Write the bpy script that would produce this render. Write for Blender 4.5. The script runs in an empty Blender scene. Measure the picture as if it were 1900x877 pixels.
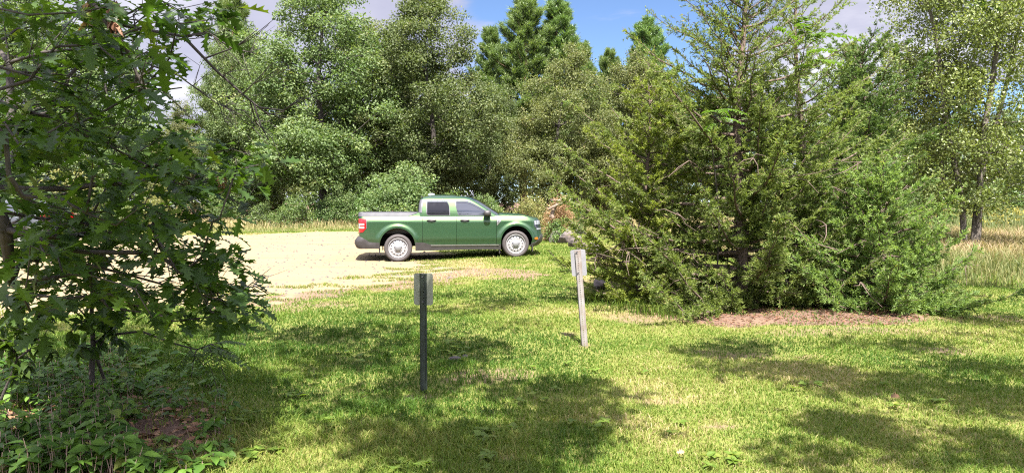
import bpy, bmesh, math
import numpy as np
from mathutils import Vector

SC = bpy.context.scene
COL = SC.collection
PI = math.pi
F0 = 1400.0            # focal length in pixels of the 1900 px wide photograph
HOR = 375.0            # horizon row
CAMZ = 1.65
PITCH = math.atan((438.5 - HOR) / F0)
SUNV = np.array([0.085, -0.60, 1.0]); SUNV /= np.linalg.norm(SUNV)

# ------------------------------------------------------------------ noise
_lat = np.random.default_rng(99).random((256, 256))
def vnoise(x, y, s, seed=0):
    x = np.asarray(x, float) / s + seed * 37.13; y = np.asarray(y, float) / s + seed * 11.7
    xi = np.floor(x).astype(int); yi = np.floor(y).astype(int)
    fx = x - xi; fy = y - yi
    fx = fx * fx * (3 - 2 * fx); fy = fy * fy * (3 - 2 * fy)
    a = _lat[xi & 255, yi & 255]; b = _lat[(xi + 1) & 255, yi & 255]
    c = _lat[xi & 255, (yi + 1) & 255]; d = _lat[(xi + 1) & 255, (yi + 1) & 255]
    return (a * (1 - fx) + b * fx) * (1 - fy) + (c * (1 - fx) + d * fx) * fy
def fbm(x, y, s, seed=0):
    return (vnoise(x, y, s, seed) + .5 * vnoise(x, y, s / 2.1, seed + 3) + .25 * vnoise(x, y, s / 4.3, seed + 7)) / 1.75
def sstep(a, b, x):
    t = np.clip((x - a) / (b - a), 0, 1); return t * t * (3 - 2 * t)

# ------------------------------------------------------------------ terrain
def gz(x, y):
    x = np.asarray(x, float); y = np.asarray(y, float)
    yy = np.minimum(y, 70)
    z = np.logaddexp(0, (yy - 9) / 1.5) * 1.5 * .0193
    w = np.exp(-((y - 20) / 5) ** 2) * np.exp(-((x + 1.4) / 6) ** 2)
    z = z + w * (-.065 + .05 * np.tanh((x + 1.4) / 1.0))
    q = 1 - .8 * np.exp(-((y - 20) / 3.0) ** 2) * np.exp(-((x + 1.4) / 3.5) ** 2)
    near = np.exp(-(np.hypot(x, y) / 45) ** 2)
    z = z + q * near * (.07 * (vnoise(x, y, 2.3, 1) - .5) + .03 * (vnoise(x, y, .7, 2) - .5))
    return z
def at(px, py, d):
    a = (px - 950) / F0; b = (438.5 - py) / F0
    c, s = math.cos(PITCH), math.sin(PITCH)
    dy = c + b * s; dz = -s + b * c
    t = d / dy
    return np.array([a * t, d, CAMZ + dz * t])
def G(px, py):
    a = (px - 950) / F0; b = (438.5 - py) / F0
    c, s = math.cos(PITCH), math.sin(PITCH)
    dy = c + b * s; dz = -s + b * c
    z = 0.
    for _ in range(25):
        t = (z - CAMZ) / dz
        z = float(gz(a * t, dy * t))
    return np.array([a * t, dy * t, z])

# ------------------------------------------------------------------ scene helpers
def tag(o, label=None, cat=None, group=None, kind=None):
    if label: o['label'] = label
    if cat: o['category'] = cat
    if group: o['group'] = group
    if kind: o['kind'] = kind
    return o
def thing(name, label, cat, loc=(0, 0, 0), rz=0, group=None):
    o = bpy.data.objects.new(name, None); COL.objects.link(o)
    o.empty_display_size = .2
    o.location = tuple(float(v) for v in loc); o.rotation_euler = (0, 0, rz)
    return tag(o, label, cat, group)
def mesh_np(name, V, faces, mats, tint=None, smooth=False, midx=None, attrs=None):
    """faces: list of (n,k) int arrays"""
    me = bpy.data.meshes.new(name)
    V = np.asarray(V, np.float32).reshape(-1, 3)
    faces = [np.asarray(f, np.int32) for f in (faces if isinstance(faces, (list, tuple)) else [faces]) if len(f)]
    nl = sum(f.size for f in faces); nf = sum(len(f) for f in faces)
    me.vertices.add(len(V)); me.vertices.foreach_set('co', V.ravel())
    me.loops.add(nl); me.loops.foreach_set('vertex_index', np.concatenate([f.ravel() for f in faces]))
    me.polygons.add(nf)
    sizes = np.concatenate([np.full(len(f), f.shape[1], np.int32) for f in faces])
    starts = np.concatenate([[0], np.cumsum(sizes)[:-1]]).astype(np.int32)
    me.polygons.foreach_set('loop_start', starts)
    try: me.polygons.foreach_set('loop_total', sizes)
    except Exception: pass
    for m in (mats if isinstance(mats, (list, tuple)) else [mats]): me.materials.append(m)
    if midx is not None: me.polygons.foreach_set('material_index', np.asarray(midx, np.int32))
    me.polygons.foreach_set('use_smooth', np.full(nf, bool(smooth)))
    if tint is not None:
        a = me.attributes.new('tint', 'FLOAT', 'FACE'); a.data.foreach_set('value', np.asarray(tint, np.float32))
    for k, v in (attrs or {}).items():
        a = me.attributes.new(k, 'FLOAT', 'POINT'); a.data.foreach_set('value', np.asarray(v, np.float32))
    me.update(calc_edges=True); me.validate()
    return me
def link(name, me, parent=None, loc=None):
    o = bpy.data.objects.new(name, me); COL.objects.link(o)
    if parent: o.parent = parent
    if loc is not None: o.location = tuple(float(v) for v in loc)
    return o

class MB:
    """collects small shapes (python lists) into one mesh"""
    def __init__(s): s.v = []; s.f = []
    def add(s, V, F):
        n = len(s.v); s.v += [tuple(map(float, p)) for p in V]; s.f += [tuple(int(i) + n for i in f) for f in F]
    def box(s, a, b, bev=0):
        (x0, y0, z0), (x1, y1, z1) = a, b
        if bev <= 0:
            V = [(x, y, z) for z in (z0, z1) for y in (y0, y1) for x in (x0, x1)]
            s.add(V, [(0, 2, 3, 1), (4, 5, 7, 6), (0, 1, 5, 4), (2, 6, 7, 3), (0, 4, 6, 2), (1, 3, 7, 5)]); return
        e = bev; R = []
        for z, i in ((z0, e), (z0 + e, 0), (z1 - e, 0), (z1, e)):
            ring = [(x0 + e, y0), (x1 - e, y0), (x1, y0 + e), (x1, y1 - e), (x1 - e, y1), (x0 + e, y1), (x0, y1 - e), (x0, y0 + e)]
            cx, cy = (x0 + x1) / 2, (y0 + y1) / 2
            for (x, y) in ring:
                R.append((x + (i if x < cx else -i), y + (i if y < cy else -i), z))
        F = [tuple(range(7, -1, -1)), tuple(24 + k for k in range(8))]
        for l in range(3):
            for k in range(8): F.append((l * 8 + k, l * 8 + (k + 1) % 8, l * 8 + 8 + (k + 1) % 8, l * 8 + 8 + k))
        s.add(R, F)
    def tube(s, pts, rad, n=6, cap=True):
        pts = [np.array(p, float) for p in pts]
        if not hasattr(rad, '__len__'): rad = [rad] * len(pts)
        V = []; F = []
        for i, p in enumerate(pts):
            d = pts[min(i + 1, len(pts) - 1)] - pts[max(i - 1, 0)]; d /= np.linalg.norm(d) + 1e-9
            r = np.array([.31, .17, .93]) if abs(d[2]) < .8 else np.array([.93, .2, .1])
            a = np.cross(d, r); a /= np.linalg.norm(a); b = np.cross(d, a)
            for k in range(n):
                t = 2 * PI * k / n; V.append(p + rad[i] * (math.cos(t) * a + math.sin(t) * b))
        for i in range(len(pts) - 1):
            for k in range(n): F.append((i * n + k, i * n + (k + 1) % n, i * n + n + (k + 1) % n, i * n + n + k))
        if cap:
            F.append(tuple(range(n - 1, -1, -1))); F.append(tuple((len(pts) - 1) * n + k for k in range(n)))
        s.add(V, F)
    def lathe_y(s, prof, n=40, cx=0, cz=0, skip=None):
        """prof: (radius, y) pairs, revolved about the local y axis"""
        V = []; F = []
        for (r, y) in prof:
            for k in range(n):
                t = 2 * PI * k / n; V.append((cx + r * math.cos(t), y, cz + r * math.sin(t)))
        for i in range(len(prof) - 1):
            for k in range(n):
                if skip and skip(i, k): continue
                F.append((i * n + k, i * n + (k + 1) % n, i * n + n + (k + 1) % n, i * n + n + k))
        s.add(V, F)
    def grid(s, P, flip=False):
        """P: (nu, nv, 3) array"""
        P = np.asarray(P, float); nu, nv = P.shape[:2]; F = []
        for i in range(nu - 1):
            for j in range(nv - 1):
                q = (i * nv + j, (i + 1) * nv + j, (i + 1) * nv + j + 1, i * nv + j + 1)
                F.append(q[::-1] if flip else q)
        s.add(P.reshape(-1, 3), F)
    def build(s, name, mat, parent=None, smooth=True, angle=40, loc=None, weld=False):
        me = bpy.data.meshes.new(name); me.from_pydata(s.v, [], s.f); me.materials.append(mat)
        if weld:
            b = bmesh.new(); b.from_mesh(me); bmesh.ops.remove_doubles(b, verts=b.verts, dist=2e-5); b.to_mesh(me); b.free()
        me.polygons.foreach_set('use_smooth', [smooth] * len(me.polygons))
        me.update(); 
        if smooth:
            try: me.set_sharp_from_angle(angle=math.radians(angle))
            except Exception: pass
        return link(name, me, parent, loc)

# ------------------------------------------------------------------ materials
class N:
    def __init__(s, m): s.t = m.node_tree; s.n = s.t.nodes; s.l = s.t.links
    def __call__(s, typ, **kw):
        nd = s.n.new(typ)
        for k, v in kw.items():
            if k.startswith('i_'):
                key = k[2:]; key = int(key) if key.isdigit() else key.replace('_', ' ')
                sock = nd.inputs[key]
                if hasattr(v, 'is_output'): s.l.new(v, sock)
                else: sock.default_value = v
            else: setattr(nd, k, v)
        return nd
def newmat(name):
    m = bpy.data.materials.new(name); m.use_nodes = True; m.node_tree.nodes.clear(); return m, N(m)
def rgba(c): return (c[0], c[1], c[2], 1.0)
def ramp(n, fac, stops, interp='LINEAR'):
    r = n('ShaderNodeValToRGB', i_0=fac); e = r.color_ramp; e.interpolation = interp
    e.elements[0].position = stops[0][0]; e.elements[0].color = rgba(stops[0][1])
    e.elements[1].position = stops[-1][0]; e.elements[1].color = rgba(stops[-1][1])
    for p, c in stops[1:-1]:
        x = e.elements.new(p); x.color = rgba(c)
    return r.outputs[0]
def mixc(n, fac, a, b, mode='MIX'):
    x = n('ShaderNodeMix', data_type='RGBA', blend_type=mode)
    for sock, v in ((x.inputs[0], fac), (x.inputs[6], a), (x.inputs[7], b)):
        if hasattr(v, 'is_output'): n.l.new(v, sock)
        elif isinstance(v, (int, float)): sock.default_value = v
        else: sock.default_value = rgba(v)
    return x.outputs[2]
def mth(n, op, a, b=0., c=None):
    x = n('ShaderNodeMath', operation=op)
    for i, v in enumerate((a, b) if c is None else (a, b, c)):
        if hasattr(v, 'is_output'): n.l.new(v, x.inputs[i])
        else: x.inputs[i].default_value = v
    return x.outputs[0]
def simple(name, col, rough=.5, metal=0., spec=.5, coat=0., var=.12, scale=9., bump=0., col2=None):
    m, n = newmat(name)
    tc = n('ShaderNodeTexCoord')
    nz = n('ShaderNodeTexNoise', i_Vector=tc.outputs['Object'], i_Scale=scale, i_Detail=5.)
    c2 = col2 or tuple(c * (1 - var) for c in col)
    c1 = col if col2 else tuple(min(1, c * (1 + var)) for c in col)
    c = ramp(n, nz.outputs[0], [(.35, c2), (.65, c1)])
    r = mth(n, 'MULTIPLY_ADD', nz.outputs[0], .16, rough - .08)
    b = n('ShaderNodeBsdfPrincipled', i_Base_Color=c, i_Roughness=r, i_Metallic=metal)
    b.inputs['Specular IOR Level'].default_value = spec
    b.inputs['Coat Weight'].default_value = coat; b.inputs['Coat Roughness'].default_value = .04
    if bump:
        bp = n('ShaderNodeBump', i_Height=nz.outputs[0], i_Strength=bump, i_Distance=.02); n.l.new(bp.outputs[0], b.inputs['Normal'])
    o = n('ShaderNodeOutputMaterial', i_Surface=b.outputs[0]); return m
def leafmat(name, stops, trans=.35, rough=.42, spec=.5, objvar=.12, tboost=(1.15, 1.25, .55)):
    """leaf: tint per leaf, gloss, light passing through"""
    m, n = newmat(name)
    a = n('ShaderNodeAttribute', attribute_name='tint')
    c = ramp(n, a.outputs['Fac'], stops)
    oi = n('ShaderNodeObjectInfo')
    k = mth(n, 'MULTIPLY_ADD', oi.outputs['Random'], 2 * objvar, 1 - objvar)
    hs = n('ShaderNodeHueSaturation', i_Color=c, i_Value=k)
    n.l.new(mth(n, 'MULTIPLY_ADD', oi.outputs['Random'], .03, .485), hs.inputs['Hue'])
    c = hs.outputs[0]
    b = n('ShaderNodeBsdfPrincipled', i_Base_Color=c, i_Roughness=rough); b.inputs['Specular IOR Level'].default_value = spec
    tcol = mixc(n, 1.0, c, tboost, 'MULTIPLY')
    t = n('ShaderNodeBsdfTranslucent', i_Color=tcol)
    x = n('ShaderNodeMixShader', i_0=trans, i_1=b.outputs[0], i_2=t.outputs[0])
    n('ShaderNodeOutputMaterial', i_Surface=x.outputs[0]); return m

M = {}
M['bark'] = simple('bark', (.15, .12, .095), .85, var=.45, scale=22, bump=.6)
M['bark_dark'] = simple('bark_dark', (.034, .027, .023), .85, var=.4, scale=25, bump=.5)
M['bark_pale'] = simple('bark_pale', (.13, .11, .09), .8, scale=14, bump=.4, col2=(.055, .045, .038))
M['bark_pine'] = simple('bark_pine', (.17, .095, .06), .85, var=.4, scale=16, bump=.6)
M['bark_cedar'] = simple('bark_cedar', (.085, .058, .044), .85, var=.4, scale=30, bump=.5)
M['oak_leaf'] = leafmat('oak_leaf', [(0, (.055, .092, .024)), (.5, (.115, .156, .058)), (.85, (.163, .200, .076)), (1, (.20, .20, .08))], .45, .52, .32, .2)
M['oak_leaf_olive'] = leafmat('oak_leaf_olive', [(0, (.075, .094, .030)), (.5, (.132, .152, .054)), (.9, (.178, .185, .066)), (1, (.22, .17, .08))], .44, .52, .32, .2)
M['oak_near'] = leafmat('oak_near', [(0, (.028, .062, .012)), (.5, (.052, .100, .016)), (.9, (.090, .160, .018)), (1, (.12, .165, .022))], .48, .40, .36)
M['pine_needle'] = leafmat('pine_needle', [(0, (.075, .13, .042)), (.6, (.125, .185, .058)), (1, (.17, .22, .07))], .38, .45, .4)
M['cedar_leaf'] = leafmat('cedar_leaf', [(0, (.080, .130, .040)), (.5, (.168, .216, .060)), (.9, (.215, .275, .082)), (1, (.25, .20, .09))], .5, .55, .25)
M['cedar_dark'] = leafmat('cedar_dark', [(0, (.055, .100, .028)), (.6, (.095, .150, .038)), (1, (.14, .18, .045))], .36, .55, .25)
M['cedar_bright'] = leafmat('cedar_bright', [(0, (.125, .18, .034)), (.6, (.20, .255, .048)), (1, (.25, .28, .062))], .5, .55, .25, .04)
M['aspen_leaf'] = leafmat('aspen_leaf', [(0, (.095, .118, .030)), (.55, (.152, .172, .046)), (1, (.23, .228, .08))], .38, .40, .5)
M['shrub_leaf'] = leafmat('shrub_leaf', [(0, (.055, .095, .026)), (.5, (.100, .160, .040)), (1, (.165, .215, .06))], .36, .42, .5)
M['shrub_yellow'] = leafmat('shrub_yellow', [(0, (.110, .130, .035)), (.5, (.170, .190, .052)), (1, (.25, .23, .075))], .34, .5, .4)
M['locust_leaf'] = leafmat('locust_leaf', [(0, (.055, .115, .018)), (1, (.105, .185, .028))], .45, .42, .4)
M['weed_leaf'] = leafmat('weed_leaf', [(0, (.045, .095, .02)), (.5, (.080, .150, .022)), (.9, (.125, .205, .032)), (1, (.17, .20, .04))], .42, .45, .25)
M['dead_leaf'] = leafmat('dead_leaf', [(0, (.10, .05, .025)), (.5, (.21, .115, .06)), (1, (.36, .22, .13))], .2, .6, .3)
M['grass'] = leafmat('grass', [(0, (.045, .088, .010)), (.35, (.095, .145, .020)), (.68, (.150, .182, .034)), (.86, (.24, .215, .075)), (1, (.34, .265, .15))], .38, .55, .22)
M['straw'] = leafmat('straw', [(0, (.085, .115, .035)), (.4, (.16, .165, .06)), (.75, (.27, .215, .11)), (1, (.36, .25, .16))], .34, .6, .3)
M['goldenrod'] = leafmat('goldenrod', [(0, (.09, .12, .035)), (.5, (.15, .16, .07)), (.6, (.24, .205, .055)), (1, (.30, .25, .06))], .34, .6, .3)
M['black_plastic'] = simple('black_plastic', (.030, .027, .028), .55, var=.1)
M['grey_trim'] = simple('grey_trim', (.06, .06, .068), .4, var=.08)
M['rubber'] = simple('rubber', (.042, .035, .035), .75, var=.15, scale=30)
M['void'] = simple('void', (.008, .008, .008), .9, spec=.1)
M['steel_rim'] = simple('steel_rim', (.28, .272, .28), .42, metal=.3, var=.04)
M['cap_grey'] = simple('cap_grey', (.15, .15, .155), .4, metal=.3, var=.05)
M['glass_dark'] = simple('glass_dark', (.010, .013, .018), .05, spec=1., coat=1., var=.05)
M['glass_tint'] = simple('glass_tint', (.006, .006, .008), .09, spec=.35, var=.05)
M['red_lens'] = simple('red_lens', (.30, .004, .008), .15, coat=.6, var=.05)
M['white_lens'] = simple('white_lens', (.35, .30, .30), .15, coat=.6, var=.03)
M['lamp_lens'] = simple('lamp_lens', (.22, .235, .26), .12, coat=.8, var=.06)
M['amber_lens'] = simple('amber_lens', (.42, .11, .012), .2, coat=.6, var=.05)
M['silver'] = simple('silver', (.24, .24, .24), .35, metal=.7, var=.05)
M['post_green'] = simple('post_green', (.018, .025, .020), .5, var=.35, scale=14)
M['sign_back'] = simple('sign_back', (.23, .235, .195), .5, metal=.2, var=.06, scale=6)
M['sign_back_grey'] = simple('sign_back_grey', (.22, .215, .23), .5, metal=.2, var=.07, scale=8)
M['galv'] = simple('galv', (.26, .25, .245), .55, metal=.2, scale=7, col2=(.19, .155, .135))
M['stone'] = simple('stone', (.115, .088, .078), .85, scale=9, bump=.8, col2=(.04, .036, .034))
M['driftwood'] = simple('driftwood', (.21, .145, .11), .8, scale=12, bump=.4, col2=(.13, .09, .065))
M['twig_brown'] = simple('twig_brown', (.22, .15, .12), .85, var=.3, scale=20)
def car_paint(name, face, edge, metal, rough, flake):
    m, n = newmat(name)
    tc = n('ShaderNodeTexCoord')
    nz = n('ShaderNodeTexNoise', i_Vector=tc.outputs['Object'], i_Scale=2.2, i_Detail=4.)
    dust = n('ShaderNodeTexNoise', i_Vector=tc.outputs['Object'], i_Scale=40., i_Detail=3.)
    lw = n('ShaderNodeLayerWeight', i_Blend=.35)
    c = mixc(n, lw.outputs['Facing'], face, edge)
    c = mixc(n, mth(n, 'MULTIPLY', nz.outputs[0], .05), c, (.16, .14, .10))
    rg = mth(n, 'MULTIPLY_ADD', dust.outputs[0], .1, rough - .05)
    b = n('ShaderNodeBsdfPrincipled', i_Base_Color=c, i_Metallic=0., i_Roughness=.5)       # pigment
    f = n('ShaderNodeBsdfPrincipled', i_Base_Color=rgba(flake), i_Metallic=1., i_Roughness=rg)  # metal flake
    for q in (b, f): q.inputs['Coat Weight'].default_value = .8; q.inputs['Coat Roughness'].default_value = .04
    x = n('ShaderNodeMixShader', i_0=metal, i_1=b.outputs[0], i_2=f.outputs[0])
    n('ShaderNodeOutputMaterial', i_Surface=x.outputs[0]); return m
M['green_paint'] = car_paint('green_paint', (.013, .056, .031), (.009, .045, .036), .55, .40, (.034, .074, .011))
M['grey_paint'] = car_paint('grey_paint', (.05, .055, .065), (.04, .045, .055), .6, .4, (.05, .055, .06))
# ------------------------------------------------------------------ camera, sun, sky
cam = bpy.data.cameras.new('camera'); co = bpy.data.objects.new('camera', cam); COL.objects.link(co)
cam.sensor_width = 36; cam.lens = 36 * F0 / 1900; cam.clip_start = .05; cam.clip_end = 3000
co.location = (0, 0, CAMZ); co.rotation_euler = (PI / 2 - PITCH, 0, 0); SC.camera = co
sun = bpy.data.lights.new('sun', 'SUN'); sun.energy = 4.9; sun.angle = math.radians(.53); sun.color = (1, .955, .88)
so = bpy.data.objects.new('sun', sun); COL.objects.link(so); so.location = (3, -20, 30)
so.rotation_euler = Vector(SUNV).to_track_quat('Z', 'Y').to_euler()
W = bpy.data.worlds.new('World'); SC.world = W; W.use_nodes = True
W.node_tree.nodes.clear(); n = N(W)
sky = n('ShaderNodeTexSky', sky_type='NISHITA', sun_disc=False)
sky.sun_elevation = math.asin(SUNV[2]); sky.sun_rotation = math.atan2(SUNV[0], SUNV[1]); sky.air_density = .55; sky.dust_density = .05; sky.ozone_density = 3.5
tc = n('ShaderNodeTexCoord'); sp = n('ShaderNodeSeparateXYZ', i_0=tc.outputs['Generated'])
zz = mth(n, 'ADD', mth(n, 'MAXIMUM', sp.outputs[2], 0.), .16)
cv = n('ShaderNodeCombineXYZ', i_0=mth(n, 'DIVIDE', sp.outputs[0], zz), i_1=mth(n, 'DIVIDE', sp.outputs[1], zz))
nz = n('ShaderNodeTexNoise', i_Vector=cv.outputs[0], i_Scale=1.15, i_Detail=9., i_Roughness=.55, i_Distortion=.3)
# a gap of clear blue between the cloud banks, a little right of straight ahead
az = mth(n, 'ARCTAN2', sp.outputs[0], sp.outputs[1])
gap = n('ShaderNodeMapRange', interpolation_type='SMOOTHSTEP'); gap.inputs[1].default_value = .21; gap.inputs[2].default_value = .10
n.l.new(mth(n, 'ABSOLUTE', mth(n, 'SUBTRACT', az, .105)), gap.inputs[0])
dens = mth(n, 'SUBTRACT', mth(n, 'ADD', nz.outputs[0], .13), mth(n, 'MULTIPLY', gap.outputs[0], .25))
fac = n('ShaderNodeMapRange', interpolation_type='SMOOTHSTEP'); fac.inputs[1].default_value = .47; fac.inputs[2].default_value = .60
n.l.new(dens, fac.inputs[0])
shade = ramp(n, nz.outputs[0], [(.40, (2.25, 2.25, 2.95)), (.55, (2.9, 2.85, 3.45)), (.68, (4.6, 4.5, 4.8))])
sd_ = n('ShaderNodeVectorMath', operation='DOT_PRODUCT'); n.l.new(tc.outputs['Generated'], sd_.inputs[0]); sd_.inputs[1].default_value = tuple(SUNV)
glow = n('ShaderNodeMapRange', interpolation_type='SMOOTHSTEP'); n.l.new(sd_.outputs['Value'], glow.inputs[0])
for k_, v_ in ((1, -.25), (2, .9), (3, 1.), (4, 4.3)): glow.inputs[k_].default_value = v_
shade = mixc(n, 1.0, shade, glow.outputs[0], 'MULTIPLY')   # clouds on the sun's side are brighter
lp = mixc(n, mth(n, 'MULTIPLY', fac.outputs[0], .93), sky.outputs[0], shade)
bg = n('ShaderNodeBackground', i_Color=lp, i_Strength=.05)
n('ShaderNodeOutputWorld', i_Surface=bg.outputs[0])
SC.view_settings.view_transform = 'Standard'; SC.view_settings.look = 'None'
SC.view_settings.exposure = 2.3; SC.view_settings.gamma = 1; SC.view_settings.use_curve_mapping = False
SC.cycles.max_bounces = 7; SC.cycles.diffuse_bounces = 3; SC.cycles.glossy_bounces = 3; SC.cycles.transmission_bounces = 5
SC.cycles.caustics_reflective = False; SC.cycles.caustics_refractive = False
SC.cycles.sample_clamp_indirect = 6
SC.cycles.use_denoising = False; SC.cycles.filter_width = 1.15

# ------------------------------------------------------------------ ground masks
from_px = lambda pts: np.array([G(*p)[:2] for p in pts])
def poly_dist(P, X, Y):
    """signed distance (positive inside)"""
    inside = np.zeros(X.shape, bool); dm = np.full(X.shape, 1e9)
    m = len(P)
    for i in range(m):
        (x0, y0), (x1, y1) = P[i], P[(i + 1) % m]
        c = ((y0 > Y) != (y1 > Y)) & (X < (x1 - x0) * (Y - y0) / (y1 - y0 + 1e-12) + x0); inside ^= c
        dx, dy = x1 - x0, y1 - y0
        t = np.clip(((X - x0) * dx + (Y - y0) * dy) / (dx * dx + dy * dy + 1e-12), 0, 1)
        dm = np.minimum(dm, np.hypot(X - x0 - t * dx, Y - y0 - t * dy))
    return np.where(inside, dm, -dm)
LOT = np.array([(-60, 9.6), (-9, 10.0), (-6.6, 10.6), (-4.7, 11.9), (-3.5, 13.2), (-2.5, 14.6), (-1.75, 16.4), (-1.6, 18.3), (-2.0, 20.6),
                (-3.2, 24.0), (-4.6, 28.3), (-6.2, 31.3), (-8.5, 30.6), (-12.3, 28.6), (-60, 27.5)])
DIRT = np.array([(-6.2, 10.4), (-4.2, 11.2), (-3.0, 12.3), (-1.6, 13.8), (.2, 15.2), (.7, 16.6), (-.3, 17.4), (-1.7, 17.6), (-3, 15.5), (-5, 12.6)])
PATCH = [((900, 700), .55, .28), ((960, 692), .4, .2), ((685, 785), .22, .10), ((780, 737), .24, .17), ((1380, 660), .8, .2), ((1300, 652), .35, .15), ((1500, 660), .45, .15),
         ((1480, 618), 1.1, .3), ((1650, 615), 1.2, .35), ((1740, 590), .9, .35), ((1380, 595), .6, .3), ((1180, 590), .6, .4), ((1150, 545), .6, .8), ((1085, 640), .2, .15),
         ((600, 565), 1.0, .35), ((520, 575), .9, .3), ((1100, 530), .5, .8), ((1850, 590), .8, .3), ((330, 800), .5, .25), ((1060, 620), .3, .15), ((1750, 650), .5, .2),
         ((1220, 745), .35, .1), ((1340, 790), .3, .1), ((930, 850), .2, .08), ((1120, 780), .4, .1)]
PG = [(G(*c), rx, ry) for c, rx, ry in PATCH]
def masks(x, y):
    wob = 1.1 * (fbm(x, y, 1.6, 5) - .5) + .5 * (vnoise(x, y, .35, 6) - .5)
    sand = sstep(-.45, .35, poly_dist(LOT, x, y) + wob * 1.9)
    dirt = sstep(-.9, .8, poly_dist(DIRT, x, y) + wob * 2.2 - .15) * .85
    for g, rx, ry in PG:
        r = np.hypot((x - g[0]) / (rx * 1.15), (y - g[1]) / (ry * 1.8))
        dirt = np.maximum(dirt, .52 * sstep(1.25, .2, r + .8 * (fbm(x, y, .5, 8) - .5)))
    # bare soil under the cedars and under the low oak at the left
    ced = sstep(1.2, .5, np.hypot((x - 4.0) / 2.5, (y - 10.75) / 1.25) + .5 * (fbm(x, y, .6, 9) - .5))
    lft = sstep(1.15, .6, np.hypot((x + 3.7) / 2.0, (y - 5.0) / 1.7) + .6 * (fbm(x, y, .5, 10) - .5))
    wood = sstep(34.5, 37.5, y + 2 * (fbm(x, y, 2, 3) - .5) + np.where(x > 6, -14 * 0, 0)) * sstep(11., 8., x)
    litter = np.maximum(np.maximum(ced * .9, lft * .8), wood)
    return sand, dirt, litter

# ------------------------------------------------------------------ the ground, one sheet
def axis(lo, hi, c, step, grow):
    r = [c]; s = step
    while r[-1] < hi: r.append(r[-1] + s); s = s * grow
    l = [c]; s = step
    while l[-1] > lo: l.append(l[-1] - s); s = s * grow
    return np.array(sorted(set(l[1:] + r)))
xs = axis(-420, 420, 0, .10, 1.016); ys = axis(-160, 620, 8, .085, 1.012)
X, Y = np.meshgrid(xs, ys, indexing='ij')
Z = gz(X, Y)
sa, di, li = masks(X, Y)
nx, ny = X.shape; idx = np.arange(nx * ny).reshape(nx, ny)
Fq = np.stack([idx[:-1, :-1], idx[1:, :-1], idx[1:, 1:], idx[:-1, 1:]], -1).reshape(-1, 4)
m, n = newmat('ground')
tc = n('ShaderNodeTexCoord'); oc = tc.outputs['Object']
aS = n('ShaderNodeAttribute', attribute_name='sand').outputs['Fac']; aD = n('ShaderNodeAttribute', attribute_name='dirt').outputs['Fac']; aL = n('ShaderNodeAttribute', attribute_name='litter').outputs['Fac']
n1 = n('ShaderNodeTexNoise', i_Vector=oc, i_Scale=.8, i_Detail=6.).outputs[0]
n2 = n('ShaderNodeTexNoise', i_Vector=oc, i_Scale=14., i_Detail=6.).outputs[0]
n3 = n('ShaderNodeTexNoise', i_Vector=oc, i_Scale=90., i_Detail=4.).outputs[0]
turf = mixc(n, n1, (.080, .098, .020), (.135, .125, .034))
turf = mixc(n, ramp(n, n2, [(.4, (0, 0, 0)), (.62, (1, 1, 1))]), turf, (.10, .128, .022))
turf = mixc(n, ramp(n, n3, [(.5, (0, 0, 0)), (.75, (.8, .8, .8))]), turf, (.20, .16, .085))
sandc = mixc(n, n1, (.165, .128, .072), (.205, .165, .098))
sandc = mixc(n, ramp(n, n3, [(.55, (0, 0, 0)), (.8, (.6, .6, .6))]), sandc, (.13, .105, .07))
sandc = mixc(n, ramp(n, n2, [(.56, (0, 0, 0)), (.72, (.5, .5, .5))]), sandc, (.165, .125, .08))
mp = n('ShaderNodeMapping', i_Vector=oc); mp.inputs['Scale'].default_value = (.12, 2.2, 1); mp.inputs['Rotation'].default_value = (0, 0, .12)
trk = n('ShaderNodeTexNoise', i_Vector=mp.outputs[0], i_Scale=1.6, i_Detail=3.).outputs[0]
sandc = mixc(n, ramp(n, trk, [(.54, (0, 0, 0)), (.64, (.55, .55, .55))]), sandc, (.12, .095, .062))
dirtc = mixc(n, n2, (.115, .074, .050), (.165, .112, .078))
dirtc = mixc(n, ramp(n, n3, [(.5, (0, 0, 0)), (.75, (.7, .7, .7))]), dirtc, (.11, .085, .045))
litc = mixc(n, n2, (.060, .036, .026), (.135, .083, .060))
litc = mixc(n, ramp(n, n3, [(.45, (0, 0, 0)), (.7, (.8, .8, .8))]), litc, (.18, .12, .09))
def edge(a, k=.35):
    v = mth(n, 'ADD', a, mth(n, 'MULTIPLY', mth(n, 'SUBTRACT', n2, .5), k))
    r = n('ShaderNodeMapRange', interpolation_type='SMOOTHSTEP'); r.inputs[1].default_value = .30; r.inputs[2].default_value = .62
    n.l.new(v, r.inputs[0]); return r.outputs[0]
c = mixc(n, edge(aL), turf, litc); c = mixc(n, edge(aD), c, dirtc); c = mixc(n, edge(aS), c, sandc)
b = n('ShaderNodeBsdfPrincipled', i_Base_Color=c, i_Roughness=.92); b.inputs['Specular IOR Level'].default_value = .15
h = mth(n, 'ADD', mth(n, 'MULTIPLY', n2, .6), mth(n, 'MULTIPLY', n3, .4))
bp = n('ShaderNodeBump', i_Height=h, i_Strength=.55, i_Distance=.03); n.l.new(bp.outputs[0], b.inputs['Normal'])
n('ShaderNodeOutputMaterial', i_Surface=b.outputs[0])
me = mesh_np('ground', np.stack([X, Y, Z], -1), Fq, m, smooth=True, attrs={'sand': sa.ravel(), 'dirt': di.ravel(), 'litter': li.ravel()})
tag(link('ground', me), kind='structure')

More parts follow.
